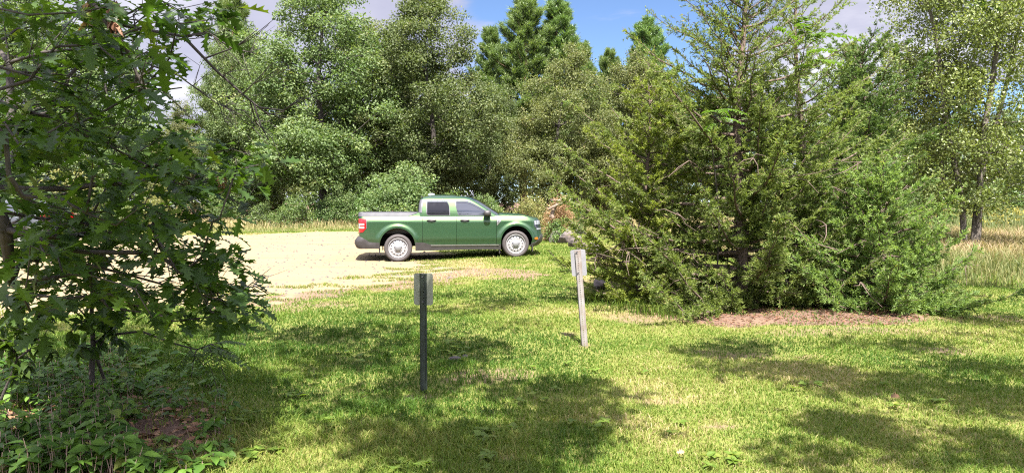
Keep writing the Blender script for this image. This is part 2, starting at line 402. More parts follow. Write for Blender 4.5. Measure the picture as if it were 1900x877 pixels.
# ------------------------------------------------------------------ grass blades
def blades(name, x, y, h, w, tint, mat, bend=.5, seed=0, base=None):
    r = np.random.default_rng(seed); k = len(x)
    z = gz(x, y) - .006 if base is None else base
    a = r.uniform(0, 2 * PI, k); bdir = r.uniform(0, 2 * PI, k); bl = h * bend * r.uniform(.2, 1.2, k)
    wx, wy = np.cos(a) * w / 2, np.sin(a) * w / 2
    ex, ey = np.cos(bdir) * bl, np.sin(bdir) * bl
    V = np.empty((k, 5, 3), np.float32)
    V[:, 0] = np.stack([x - wx, y - wy, z], -1); V[:, 1] = np.stack([x + wx, y + wy, z], -1)
    V[:, 2] = np.stack([x + wx * .8 + ex * .35, y + wy * .8 + ey * .35, z + h * .6], -1)
    V[:, 3] = np.stack([x - wx * .8 + ex * .35, y - wy * .8 + ey * .35, z + h * .6], -1)
    V[:, 4] = np.stack([x + ex, y + ey, z + h * np.maximum(.55, 1 - .25 * bend)], -1)
    i = np.arange(k)[:, None] * 5
    return mesh_np(name, V.reshape(-1, 3), [i + np.array([0, 1, 2, 3]), i + np.array([3, 2, 4])], mat, tint=np.concatenate([tint, tint]))
r = np.random.default_rng(3)
K = 620000
u = r.random(K); d = (4.0 ** .4 + u * (36.0 ** .4 - 4.0 ** .4)) ** 2.5
gx = r.uniform(-.74, .74, K) * d + r.uniform(-.6, .6, K); gy = d
s_, d_, l_ = masks(gx, gy)
clump = fbm(gx, gy, .45, 21); dryn = fbm(gx, gy, 1.3, 22); tall = fbm(gx, gy, .8, 23)
keep = r.random(K) < np.clip(1 - 1.15 * s_ - .80 * d_ - .85 * l_, 0, 1) * np.clip(.45 + 1.1 * clump, 0, 1)
gx, gy, clump, dryn, tall = gx[keep], gy[keep], clump[keep], dryn[keep], tall[keep]; k = len(gx)
ds, dd, dl = s_[keep], d_[keep], l_[keep]
dry = np.clip((dryn - .5) * 1.9, -.3, .5) + .45 * np.maximum(dd, ds) + .25 * sstep(12, 19, gy)
tint = np.clip(.35 + dry + r.normal(0, .18, k), 0, 1)
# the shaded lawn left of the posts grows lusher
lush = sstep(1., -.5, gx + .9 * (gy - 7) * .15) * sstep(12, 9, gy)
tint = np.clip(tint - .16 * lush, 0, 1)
h = (.024 + .028 * tall + .024 * r.random(k) ** 2) * (1 + .6 * lush * (clump > .55)) * (1 + .25 * sstep(10, 20, gy))
w = .0042 + .00055 * gy
tag(link('lawn_grass', blades('lawn_grass', gx, gy, h, w, tint, M['grass'], .8, 4)), 'short mown lawn grass, yellow green and thin in bare patches', 'grass', kind='stuff')
# tufts on the sand and along the lot's edge
K = 16000
a = r.random(K); gx = r.uniform(-9, 1, K); gy = r.uniform(10.5, 20, K)
s_, d_, l_ = masks(gx, gy); cl = vnoise(gx * .45, gy, .3, 31)
keep = (np.maximum(s_, d_) > .4) & (cl > .70) & (poly_dist(LOT, gx, gy) < 1.4)
gx, gy = gx[keep], gy[keep]
gx = np.repeat(gx, 6) + r.normal(0, .05, 6 * len(gx)); gy = np.repeat(gy, 6) + r.normal(0, .05, 6 * len(gy))
tag(link('grass_tufts', blades('grass_tufts', gx, gy, r.uniform(.03, .075, len(gx)), np.full(len(gx), .012), np.clip(r.normal(.6, .2, len(gx)), 0, 1), M['grass'], .8, 5)), 'thin dry grass tufts on the sandy edge of the lot', 'grass', kind='stuff')
# tall meadow grass at the right, and the strip in front of the woods
K = 150000
gx = r.uniform(3.5, 34, K); gy = r.uniform(12, 40, K)
edge_y = 14.3 - .25 * (gx - 5.5) + 1.2 * (fbm(gx, gy, 1.5, 41) - .5)
keep = (gy > edge_y) & (gx > .21 * gy + 1.6) & (r.random(K) < np.clip(22 / gy, .3, 1)) & (gx < .76 * gy + 1)
gx, gy = gx[keep], gy[keep]; k = len(gx); edge_y = edge_y[keep]
t = sstep(0, 3, gy - edge_y)
pink = fbm(gx, gy, 2.2, 43)
farb = sstep(15, 21, gy)
tint = np.clip(.17 + .42 * farb + .7 * (pink - .45) + r.normal(0, .17, k), 0, 1)
h = (.14 + .30 * t) * r.uniform(.6, 1.25, k)
tag(link('meadow_grass', blades('meadow_grass', gx, gy, h, .006 + .0007 * gy, tint, M['straw'], .55, 6)), 'tall unmown meadow grass, straw and pinkish brown, at the right', 'grass', kind='stuff')
K = 46000
gx = r.uniform(-32, 10, K); gy = r.uniform(27, 37.5, K)
lo = np.interp(gx, [-32, -14, -8.5, -6, -4.5, -1, 4, 10], [29.5, 29.6, 31.2, 32.0, 31, 30.5, 28, 27.5]) + 1.4 * (fbm(gx, gy, 1.3, 51) - .5)
keep = gy > lo; gx, gy, lo = gx[keep], gy[keep], lo[keep]; k = len(gx); t = sstep(1.0, 4.0, gy - lo)
tint = np.clip(.42 + .35 * t + r.normal(0, .18, k), 0, 1)
tag(link('verge_grass', blades('verge_grass', gx, gy, (.10 + .38 * t) * r.uniform(.6, 1.2, k), np.full(k, .026), tint, M['straw'], .55, 7)), 'strip of dry tan grass between sandy lot and woods', 'grass', kind='stuff')
# goldenrod band at the far side of the meadow
K = 12000
gx = r.uniform(9, 36, K); gy = r.uniform(28, 42, K); keep = (gx > .33 * gy) & (gx < .78 * gy); gx, gy = gx[keep], gy[keep]; k = len(gx)
gh = r.uniform(.5, 1.0, k); tint = np.clip(r.normal(.25, .15, k), 0, .5)
me1 = blades('goldenrod', gx, gy, gh, np.full(k, .03), tint, M['goldenrod'], .3, 8)
tag(link('goldenrod', me1), 'far band of tall goldenrod stems at the back of the meadow', 'flowers', kind='stuff')
fx = np.repeat(gx[::7], 3) + r.normal(0, .08, 3 * len(gx[::7])); fy = np.repeat(gy[::7], 3) + r.normal(0, .08, len(fx)); fz = gz(fx, fy) + np.repeat(gh[::7], 3) * .8
tag(link('goldenrod_blooms', blades('goldenrod_blooms', fx, fy, np.full(len(fx), .10), np.full(len(fx), .05), np.full(len(fx), .9) * r.uniform(.7, 1.1, len(fx)), M['goldenrod'], .6, 9, base=fz)), 'yellow goldenrod blooms along the far edge of the meadow', 'flowers', kind='stuff')

# pebbles strewn over the sandy lot
q = np.random.default_rng(17); K = 2600; x_ = q.uniform(-12, 0, K); y_ = 10.5 + 20 * q.random(K) ** 1.6
s_, d_, _ = masks(x_, y_); kp = np.maximum(s_, d_) > .6; x_, y_ = x_[kp], y_[kp]; k = len(x_); sz = q.uniform(.008, .030, k) * (1 + .03 * y_)
O6 = np.array([(1, 0, 0), (0, 1, 0), (-1, 0, 0), (0, -1, 0), (0, 0, .7), (0, 0, -.4)])
V = np.stack([x_, y_, gz(x_, y_)], -1)[:, None] + sz[:, None, None] * O6[None] * q.uniform(.6, 1.3, (k, 6, 1)); i6 = np.arange(k)[:, None] * 6
F3 = np.concatenate([i6 + np.array(f) for f in ((0, 1, 4), (1, 2, 4), (2, 3, 4), (3, 0, 4))])
tag(link('pebbles', mesh_np('pebbles', V.reshape(-1, 3), F3, M['stone'])), 'small pebbles strewn over the sandy lot', 'pebbles', kind='stuff')
# ------------------------------------------------------------------ leaves and wood
def unit(v): return v / (np.linalg.norm(v, axis=-1, keepdims=True) + 1e-9)
def template(st, fold=.25, curl=.15):
    """leaf from stations (midrib x, outline x, half width) -> verts, quads; length 1 along x"""
    V = []; F = []
    for (mx, ox, w) in st:
        V += [(mx, 0, -curl * mx * mx), (ox, w, fold * w - curl * ox * ox), (ox, -w, fold * w - curl * ox * ox)]
    for i in range(len(st) - 1):
        a = 3 * i; b = a + 3
        F += [(a, b, b + 1, a + 1), (a, a + 2, b + 2, b)]
    return np.array(V, float), np.array(F, int)
T_RHOMB = (np.array([(0, 0, 0), (.5, .5, .06), (1, 0, -.12), (.5, -.5, .06)], float), np.array([(0, 3, 2, 1)]))
OAK_ST = [(0, 0, .004), (.08, .08, .012), (.14, .14, .05), (.22, .27, .21), (.28, .30, .10), (.36, .36, .085), (.44, .53, .33), (.52, .54, .14), (.60, .58, .12), (.66, .77, .33), (.76, .75, .14), (.82, .80, .10), (.87, .93, .17), (.93, .93, .06), (1.0, 1.0, .005)]
T_OAK = template(OAK_ST)
T_OAKS = [T_OAK, template(OAK_ST, .05, .38), template(OAK_ST, .45, .05), template(OAK_ST, -.2, -.18), template([(a_, b_, c_ * .78) for a_, b_, c_ in OAK_ST], .3, .28)]
T_OVATE = template([(0, 0, .005), (.18, .18, .2), (.42, .42, .29), (.7, .7, .19), (.88, .88, .07), (1, 1, .004)], .3, .25)
def stamp(tp, P, T, Nn, L, Wd):
    TV, TF = tp; T = unit(T); B = unit(np.cross(Nn, T)); Nn = np.cross(T, B)
    L = np.asarray(L).reshape(-1, 1, 1) * np.ones((len(P), 1, 1)); Wd = np.asarray(Wd).reshape(-1, 1, 1) * np.ones((len(P), 1, 1))
    V = P[:, None, :] + L * TV[None, :, 0:1] * T[:, None, :] + Wd * TV[None, :, 1:2] * B[:, None, :] + L * TV[None, :, 2:3] * Nn[:, None, :]
    Fq = (np.arange(len(P)) * len(TV))[:, None, None] + TF[None]
    return V.reshape(-1, 3), Fq.reshape(-1, TF.shape[1]), len(TF)
class Leaves:
    def __init__(s): s.V = []; s.F = []; s.T = []; s.n = 0
    def add(s, tp, P, T, Nn, L, Wd, tint):
        V, Fq, m = stamp(tp, P, T, Nn, L, Wd); s.V.append(V); s.F.append(Fq + s.n); s.n += len(V); s.T.append(np.repeat(np.clip(tint, 0, 1), m))
    def mesh(s, name, mat): return mesh_np(name, np.concatenate(s.V), np.concatenate(s.F), mat, tint=np.concatenate(s.T))
def rnd(r, k): return unit(r.normal(size=(k, 3)))
def grow(trunk, targets, r0, rtip, seed=0, step=.45, jit=.06, pen=.3, bow=.12):
    """branches grow from the trunk to every target; returns nodes, parents, radii"""
    r = np.random.default_rng(seed)
    cap = len(trunk) + len(targets) * 40
    Nn = np.zeros((cap, 3)); par = np.full(cap, -1); pl = np.zeros(cap); k = len(trunk)
    Nn[:k] = trunk
    for i in range(1, k): par[i] = i - 1; pl[i] = pl[i - 1] + np.linalg.norm(trunk[i] - trunk[i - 1])
    pl[:k] *= .55
    dm = np.min(np.linalg.norm(targets[:, None] - np.asarray(trunk)[None], axis=-1), 1)
    tips = []
    for t in targets[np.argsort(dm)]:
        v = Nn[:k] - t; dist = np.linalg.norm(v, axis=1)
        j = int(np.argmin(dist + pen * pl[:k] + .35 * np.maximum(0, v[:, 2])))
        L = dist[j]; m = max(1, int(L / step)); m = min(m, 38)
        a = Nn[j].copy(); prev = j
        for q in range(1, m + 1):
            f = q / m; p = a + (t - a) * f; p = p + np.array([0, 0, bow * L * 4 * f * (1 - f) * .5])
            if q < m: p = p + r.normal(0, jit, 3) * min(1, L)
            Nn[k] = p; par[k] = prev; pl[k] = pl[prev] + L / m; prev = k; k += 1
        tips.append(prev)
    Nn = Nn[:k]; par = par[:k]
    cnt = np.zeros(k)
    for t in tips: cnt[t] += 1
    for i in range(k - 1, 0, -1):
        if i >= len(trunk) or par[i] >= 0: cnt[par[i]] += cnt[i]
    cnt = np.maximum(cnt, 1)
    e = math.log(r0 / rtip) / math.log(max(3, cnt[0]))
    rad = rtip * cnt ** e
    return Nn, par, rad
def wood_mesh(name, Nn, par, rad, mat, sides=6, rmin=0., flare=0.):
    k = len(Nn); main = np.full(k, -1); best = np.zeros(k)
    for i in range(1, k):
        p = par[i]
        if p >= 0 and rad[i] > best[p]: best[p] = rad[i]; main[p] = i
    D = np.zeros((k, 3))
    for i in range(k):
        if par[i] >= 0: D[i] += unit(Nn[i] - Nn[par[i]])
        if main[i] >= 0: D[i] += unit(Nn[main[i]] - Nn[i])
    D = unit(D); ref = np.array([.37, .86, .21]); ref /= np.linalg.norm(ref)
    V = []; Fq = []; ang = 2 * PI * np.arange(sides) / sides; ca, sa_ = np.cos(ang)[:, None], np.sin(ang)[:, None]
    def ring(p, d, rr):
        a = np.cross(d, ref); a = a / (np.linalg.norm(a) + 1e-9); b = np.cross(d, a)
        return p + rr * (ca * a + sa_ * b)
    rid = {}
    def add(p, d, rr):
        V.append(ring(p, d, rr)); return len(V) - 1
    z0 = Nn[0][2]
    for i in range(k):
        rr = rad[i] * (1 + flare * math.exp(-max(0, Nn[i][2] - z0) / .35)) if i < k else rad[i]
        rid[i] = add(Nn[i], D[i], rr)
    kk = np.arange(sides); k2 = (kk + 1) % sides
    for i in range(1, k):
        p = par[i]
        if p < 0 or rad[i] < rmin: continue
        a = rid[p] if main[p] == i else add(Nn[p], unit(Nn[i] - Nn[p]), min(rad[i] * 1.15, rad[p]))
        b = rid[i]
        Fq.append(np.stack([a * sides + kk, a * sides + k2, b * sides + k2, b * sides + kk], -1))
    return mesh_np(name, np.concatenate(V), np.concatenate(Fq), mat, smooth=True)
def clump_leaves(LV, r, C, R, per, L, Wd, tp=T_RHOMB, flat=.7, up=.5, out=.7, tbias=None, topt=.0):
    """clumps of leaves round centres C (m,3) with radii R"""
    m = len(C); k = m * per
    cc = np.repeat(C, per, 0); RR = np.repeat(R, per)
    d = rnd(r, k); rad = r.random(k) ** .45
    off = d * (rad * RR)[:, None]; off[:, 2] *= flat
    P = cc + off
    T = unit(out * d + .8 * rnd(r, k) + np.array([0, 0, -.15]))
    Nn = unit(up * np.array([0, 0, .75]) + .75 * d + .6 * rnd(r, k))
    tint = r.normal(.42, .2, k) + (0 if tbias is None else np.repeat(tbias, per)) + topt * d[:, 2]
    LV.add(tp, P, T, Nn, L * r.uniform(.7, 1.25, k), Wd * r.uniform(.7, 1.25, k), tint)

# ------------------------------------------------------------------ background broadleaf kinds (tree heights about 12 m)
def oak_kind(seed, H=12.5, RW=4.2, base=.7, nc=340, per=165, mat='oak_leaf', lsize=.145, shape=.75, cr=(.42, .92), bark='bark_dark'):
    r = np.random.default_rng(seed)
    lean = r.normal(0, .5, 2); zz = np.linspace(0, H * .82, 12)
    trunk = np.stack([lean[0] * (zz / H) ** 1.5 + .12 * np.sin(zz * .9 + seed), lean[1] * (zz / H) ** 1.5 + .12 * np.cos(zz * .7), zz - .25], -1)
    # lumpy crown: several big lobes, clump centres mainly on their surface
    lob = []
    for i in range(20):
        f = (i + .5) / 20; z = base + .12 * H + (H * .86 - base) * f
        rr = RW * (math.sin(PI * min(1, (f * .92 + .10))) ** shape) * r.uniform(.40, .75); a = i * 2.4 + r.normal(0, .4)
        lob.append((rr * math.cos(a), rr * math.sin(a), z, RW * r.uniform(.36, .56) * (1.05 - .45 * f)))
    lob = np.array(lob); w = lob[:, 3] ** 2; li = r.choice(len(lob), nc, p=w / w.sum())
    d = rnd(r, nc); q = r.uniform(.62, 1.08, nc)
    C = lob[li, :3] + d * (lob[li, 3] * q)[:, None] * np.array([1, 1, .85]); C[:, 2] = np.maximum(C[:, 2], base * .7)
    C[:, :2] += lean * (C[:, 2:3] / H) ** 1.5
    Nn, par, rad = grow(trunk, C, H * .0155, .012, seed, .6, .09, .3, .14)
    # dead twigs inside
    wood = wood_mesh('trunk', Nn, par, rad, M[bark], 6, 0., .5)
    LV = Leaves(); R = r.uniform(cr[0], cr[1], nc)
    clump_leaves(LV, r, C, R, per, lsize, lsize * .62, T_RHOMB, .52, .6, .75, r.normal(0, .13, nc), .08)
    # finer loose sprays round the outline
    ex = np.repeat(C, 3, 0) + rnd(r, nc * 3) * (np.repeat(R, 3) * 1.05)[:, None]
    clump_leaves(LV, r, ex, np.full(len(ex), .28), 12, lsize, lsize * .6, T_RHOMB, .8, .5, .8)
    return wood, LV.mesh('crown', M[mat])
def pine_kind(seed, H=14., RW=2.7, low=.2, nb=105, upper=True):
    r = np.random.default_rng(seed)
    zz = np.linspace(0, H, 14); trunk = np.stack([.1 * np.sin(zz * .5 + seed), .1 * np.cos(zz * .4), zz - .25], -1)
    Vn = [trunk]; par = [np.arange(-1, 13)]; rad = [H * .0125 * (1 - zz / H) ** .8 + .012]
    base = 14; LV = Leaves(); tips = []; tdir = []
    for b in range(nb):
        f = low + (1 - low) * ((b + r.random()) / nb) ** .92; z = H * f - .2
        L = RW * (1 - f) ** .7 * r.uniform(.5, 1.15) * (1 if f > low + .1 else .8) + .30; a = b * 2.39996 + r.normal(0, .3)
        el = math.radians(-8 + 62 * f ** 1.6 + r.normal(0, 8))
        s = np.linspace(0, 1, 5)[1:, None]; dirv = np.array([math.cos(a) * math.cos(el), math.sin(a) * math.cos(el), math.sin(el)])
        p0 = np.array([np.interp(z, trunk[:, 2], trunk[:, 0]), np.interp(z, trunk[:, 2], trunk[:, 1]), z])
        pts = p0 + s * L * dirv + np.array([0, 0, .25]) * L * s ** 2
        ti = int(np.argmin(abs(trunk[:, 2] - z))); 
        Vn.append(np.concatenate([p0[None], pts])); par.append(np.array([-1, base, base + 1, base + 2, base + 3])); rad.append(np.array([.05, .04, .03, .02, .012]) * (.4 + .4 * L / RW)); base += 5
        nt = int(7 + 11 * L)
        q = r.uniform(.3, 1.0, nt); P = p0 + q[:, None] * L * dirv + np.array([0, 0, .25]) * L * (q ** 2)[:, None]
        side = np.cross(dirv, [0, 0, 1]); P += (r.normal(0, .17, nt) * L * (1.1 - q * .6))[:, None] * side + np.array([0, 0, 1]) * (r.uniform(-.05, .2, nt) * min(L, 1))[:, None]
        tips.append(P); tdir.append(unit(dirv * .5 + np.array([0, 0, .9]) + .35 * rnd(r, nt)))
    tips = np.concatenate(tips); tdir = np.concatenate(tdir); per = 36
    k = len(tips) * per; bt = np.repeat(r.normal(0, .14, len(tips)), per)
    ax = np.repeat(tdir, per, 0); tt = r.random(k)
    P = np.repeat(tips, per, 0) + ax * (tt * .42)[:, None]; T = unit(ax * 1.15 + .7 * rnd(r, k))
    LV.add(T_RHOMB, P, T, rnd(r, k), .33 * r.uniform(.7, 1.2, k), .030, r.normal(.4, .16, k) + bt + .2 * (tt - .5))
    wood = wood_mesh('trunk', np.concatenate(Vn), np.concatenate(par), np.concatenate(rad), M['bark_pine'], 6)
    return wood, LV.mesh('crown', M['pine_needle'])
def shrub_kind(seed, H=2.4, RW=1.5, nc=60, per=95, mat='shrub_leaf', lsize=.12):
    r = np.random.default_rng(seed); d = rnd(r, nc); d[:, 2] = abs(d[:, 2])
    C = d * r.uniform(.55, 1.0, nc)[:, None] * np.array([RW, RW, H * .86]); C[:, 2] = np.maximum(C[:, 2] + .1, .15)
    C[:, :2] *= (1 + .25 * np.sin(np.arctan2(d[:, 1], d[:, 0]) * 3 + seed))[:, None]
    zz = np.linspace(-.15, H * .3, 4); trunk = np.stack([0 * zz, 0 * zz, zz], -1)
    Nn, par, rad = grow(trunk, C, .05, .008, seed, .35, .05, .1, .12)
    LV = Leaves(); clump_leaves(LV, r, C, r.uniform(.28, .5, nc) * (H / 2.4) ** .5, per, lsize, lsize * .55, T_RHOMB, .8, .5, .8, r.normal(0, .14, nc), .1)
    return wood_mesh('trunk', Nn, par, rad, M['bark_dark'], 5), LV.mesh('crown', M[mat])
def place(kind, name, label, cat, group, px, d, rz=0, sc=(1, 1, 1), dz=0, parts=('trunk', 'crown')):
    x = (px - 950) / F0 * d
    t = thing(name, label, cat, (x, d, float(gz(x, d)) + dz), rz, group)
    t.scale = sc if hasattr(sc, '__len__') else (sc, sc, sc)
    for pn, me in zip(parts, kind): link(pn, me, t)
    return t
KO = [oak_kind(11), oak_kind(12, 12.5, 3.7, .6, 330, 165), oak_kind(13, 11.5, 3.9, .7, 330, 150, 'oak_leaf_olive', .14), oak_kind(14, 12.0, 4.4, .4, 350, 160, 'oak_leaf', .15, .55), oak_kind(15, 10.5, 3.4, .8, 270, 150, 'oak_leaf_olive', .135)]
KP = [pine_kind(21), pine_kind(22, 14., 2.5, .22, 100)]
KS = [shrub_kind(31), shrub_kind(32, 2.0, 1.8, 62, 95, 'shrub_yellow', .10), shrub_kind(33, 4.4, 2.1, 95, 110, 'oak_leaf', .15), shrub_kind(34, 1.6, 1.2, 40, 90, 'shrub_leaf', .11)]
def hz(px, ytop, d):     # height of something standing at depth d whose top shows at row ytop
    x = (px - 950) / F0 * d
    return at(px, ytop, d)[2] - float(gz(x, d))
WG = 'trees of the wood behind the lot'
OAKS = [  # kind, px, top row, depth, width factor, rot, name, category, label
    (0, 600, -35, 37.0, 1.15, .4, 'tallest broad oak behind the pickup bed, its crown reaching the top of the picture'),
    (1, 805, 0, 38.0, 1.05, 2.0, 'dense rounded oak above the pickup cab, crown edge against blue sky on the right'),
    (2, 1015, 105, 38.5, 1.0, 1.1, 'olive brown thin crowned oak below the twin pines'),
    (4, 1160, 112, 40.0, .95, 3.2, 'olive oak in the dip of the tree line below blue sky'),
    (3, 470, 70, 40.0, .75, 5.1, 'narrow oak left of the tallest oak, partly behind bare hanging twigs'),
    (2, 330, 205, 39.0, .8, .3, 'short oak seen through the dark foreground leaves, just left of the white gap of sky'),
    (0, 215, 60, 41.0, .95, 2.6, 'tall oak seen through the dark foreground leaves, under the hanging brown leaf cluster'),
    (1, 60, -10, 39.0, 1.0, 4.0, 'tall oak at the far left, seen only in bits between the dark foreground leaves'),
    (4, 700, 70, 43.0, 1.1, .9, 'oak in the second row, filling the notch between the two biggest oaks'),
    (3, 905, 165, 42.0, .8, 1.7, 'oak in the second row below the left shoulder of the twin pines'),
    (2, 1245, 150, 43.0, .9, 4.4, 'olive oak showing just left of the big cedar, below the single right hand pine'),
    (0, 1340, 170, 45.0, .9, 1.2, 'oak behind the big cedar, seen through gaps in its foliage'),
    (1, 1520, 235, 50.0, .9, 2.2, 'far oak behind the right shoulder of the big cedar'),
    (3, 1680, 225, 52.0, 1.1, .6, 'far oak across the meadow, behind the thin dark trunk'),
    (0, 1850, 215, 54.0, 1.2, 3.7, 'far oak across the meadow at the right edge behind the forked trunk'),
    (4, 520, 160, 47.0, 1.2, 3.0, 'shaded oak deep in the wood behind the narrow oak'),
    (3, 1100, 190, 47.0, 1.1, 2.9, 'shaded oak deep in the wood, between the two olive oaks'),
    (1, 790, 130, 49.0, 1.3, .2, 'shaded oak deep in the wood, behind the dense rounded oak'),
]
for kd, px, top, d, wf, rz, lab in OAKS:
    Hk = {0: 12.5, 1: 12.5, 2: 11.5, 3: 12.0, 4: 10.5}[kd] * .98
    s = hz(px, top, d) / Hk
    place(KO[kd], 'oak_tree', lab, 'oak tree', WG, px, d, rz, (s * wf * .93, s * wf * .93, s))
PINES = [(0, 972, 2, 47.0, 1.15, .3, 'left and tallest of the twin dark pines rising against blue sky'), (1, 1036, 12, 48.5, 1.05, 1.8, 'right one of the twin dark pines rising against blue sky'),
         (1, 910, 62, 49.0, .9, 3.1, 'lower pine on the left side of the twin pines'), (0, 1200, 46, 46.0, 1.05, 2.2, 'single dark pine left of the big cedar top, clear of the twin pines'),
         (1, 1082, 88, 50.0, 1.0, .6, 'short pine tip on the right shoulder of the twin pines'), (0, 1128, 100, 52.0, .8, 4.6, 'small pine tip in the middle of the low tree line under the white cloud'),
         (0, 437, -4, 50.0, .8, 5.2, 'slim pine at the left of the tallest oak, its tip against grey cloud'), (1, 1578, 92, 36.0, .75, 1.0, 'small spruce like pine tip between the big cedar and the pale right tree')]
for kd, px, top, d, wf, rz, lab in PINES:
    s = hz(px, top, d) / 14.1
    place(KP[kd], 'pine_tree', lab, 'pine tree', 'pines behind the lot', px, d, rz, (s * wf * 1.32, s * wf * 1.32, s))
SHRUBS = [  # kind, px, top row, depth, width px, rz, cat, label
    (2, 745, 278, 34.5, 190, .5, 'sapling', 'young bright oak sapling right behind the pickup bed'),
    (2, 640, 300, 36.0, 120, 2.0, 'sapling', 'young oak sapling left of the pickup, under the tallest oak'),
    (0, 545, 352, 34.5, 85, .9, 'shrub', 'bright green shrub on the grass verge left of the pickup'),
    (3, 490, 372, 34.5, 70, .1, 'shrub', 'low shrub on the verge nearest the dark foreground leaves'),
    (0, 605, 362, 35.5, 70, 3.3, 'shrub', 'small shrub between the bright verge shrub and the pickup tail'),
    (3, 690, 345, 35.0, 80, 1.3, 'shrub', 'shrub just above the rear end of the pickup bed'),
    (1, 985, 348, 27.5, 120, .7, 'shrub', 'big yellow green shrub beyond the front of the pickup'),
    (3, 1045, 403, 25.4, 95, 4.9, 'shrub', 'low dark shrub in front of the heap of dead branches'),
  (0, 1050, 352, 29.0, 85, 4.0, 'shrub', 'bushy green shrub behind the heap of dead branches'),
    (0, 905, 352, 34.0, 80, 2.7, 'shrub', 'dark shrub above the pickup windscreen at the foot of the wood'),
    (3, 840, 352, 35.0, 80, 5.7, 'shrub', 'low shrub directly behind the pickup roof'),
    (2, 430, 300, 37.0, 130, 5.0, 'sapling', 'young oak sapling at the edge of the dark foreground leaves'),
    (1, 300, 330, 34.0, 150, 1.9, 'shrub', 'yellow green bush seen through the middle of the dark foreground leaves'),
    (1, 120, 305, 33.0, 200, 2.9, 'shrub', 'sunlit yellow bush seen through leaves above the parked car'),
    (0, 210, 335, 33.5, 130, 4.9, 'shrub', 'green bush seen through leaves right of the parked car'),
    (0, 20, 320, 33.0, 170, .2, 'shrub', 'green bush at the far left edge behind the parked car'),
    (0, 1700, 345, 46.0, 140, 1.1, 'shrub', 'dark bush across the meadow, left of the forked trunk'),
    (0, 1850, 335, 46.0, 170, 3.1, 'shrub', 'bush across the meadow at the right edge'),
    (2, 1790, 300, 48.0, 160, 2.1, 'sapling', 'young oak across the meadow, straight behind the forked trunk'),
    (0, 1590, 350, 44.0, 150, 5.1, 'shrub', 'dark bush across the meadow, seen under the big cedar branches'),
]
SH = {0: (2.4, 1.75), 1: (2.0, 2.1), 2: (4.4, 2.5), 3: (1.6, 1.4)}
for kd, px, top, d, wpx, rz, cat, lab in SHRUBS:
    Hs, Ws = SH[kd]; s = hz(px, top, d) / Hs; w = wpx / F0 * d / 2 / Ws
    place(KS[kd], 'oak_sapling' if cat == 'sapling' else 'shrub', lab, cat, 'undergrowth at the edge of the wood', px, d, rz, (w, max(w * .8, s * .6), s))

# the depth of the wood, one far mass of leaves behind the trees one can tell apart
r = np.random.default_rng(78); K = 700
cx = r.uniform(-60, 60, K); cy = -r.uniform(14, 30, K); C = np.stack([cx, cy, gz(cx, cy) + 11 * r.random(K) ** .8 * (.7 + .5 * vnoise(cx, cy, 6, 3))], -1); LV = Leaves()
clump_leaves(LV, r, C, r.uniform(.9, 1.8, K), 40, .42, .27, T_RHOMB, .7, .4, .7)
tag(link('facing_woodland', LV.mesh('facing_woodland', M['oak_leaf'])), 'wood on the near side of the clearing, mirrored in the pickup paint', 'woodland', kind='stuff')
r = np.random.default_rng(77); K = 1500
cx = r.uniform(-62, 66, K); cy = r.uniform(51, 66, K); hh = np.interp(cx, [-60, -34, -22, -16, -10, 20, 66], [7, 7, 5.5, 4.5, 8, 7, 6]) * (.8 + .4 * fbm(cx, cy * 0, 4, 61))
C = np.stack([cx, cy, gz(cx, cy) + hh * r.random(K) ** .8], -1); LV = Leaves()
clump_leaves(LV, r, C, r.uniform(.9, 1.7, K), 46, .42, .27, T_RHOMB, .7, .4, .7, r.normal(0, .15, K))
tag(link('far_woodland', LV.mesh('far_woodland', M['oak_leaf'])), 'dim mass of foliage deep in the wood behind all single trees', 'woodland', kind='stuff')
# ------------------------------------------------------------------ pale broadleaf trees at the right (multi stem)
def aspen_kind(seed, stems, H, RW, nc, per, low, lsize=.10):
    r = np.random.default_rng(seed); nodes = []; 
    C = []
    while len(C) < nc:
        f = r.random(); z = low + (H - low) * f; rr = RW * (.35 + .65 * math.sin(PI * min(1., .15 + .85 * f)) ** .7) * math.sqrt(r.random()); a = r.uniform(0, 2 * PI)
        C.append((rr * math.cos(a), rr * math.sin(a), z))
    C = np.array(C); V = []; P = []; R_ = []; off = 0
    own = np.argmin(np.stack([np.hypot(C[:, 0] - s[2] * C[:, 2] / H, C[:, 1] - s[3] * C[:, 2] / H) for s in stems]), 0)
    for i, (bx, by, tx, ty) in enumerate(stems):
        zz = np.linspace(0, H * .85, 12); f = zz / (H * .85)
        tr = np.stack([bx + (tx - bx) * f ** 1.2 + .08 * np.sin(zz * 1.3 + i), by + (ty - by) * f + .08 * np.cos(zz * 1.1 + i), zz - .2], -1)
        Nn, par, rad = grow(tr, C[own == i] if (own == i).any() else C[:3], .085, .005, seed + i, .4, .06, .25, .05)
        V.append(Nn); P.append(np.where(par >= 0, par + off, -1)); R_.append(rad); off += len(Nn)
    wood = wood_mesh('trunk', np.concatenate(V), np.concatenate(P), np.concatenate(R_), M['bark_pale'], 7, 0, .4)
    LV = Leaves(); clump_leaves(LV, r, C, r.uniform(.3, .6, nc), per, lsize, lsize * .75, T_RHOMB, .9, .15, .3, r.normal(0, .12, nc))
    return wood, LV.mesh('crown', M['aspen_leaf'])
def place_at(kind, name, label, cat, group, x, y, rz=0, sc=1.):
    t = thing(name, label, cat, (x, y, float(gz(x, y))), rz, group); t.scale = (sc, sc, sc)
    for pn, me in zip(('trunk', 'crown'), kind): link(pn, me, t)
    return t
xq = lambda px, d: (px - 950) / F0 * d
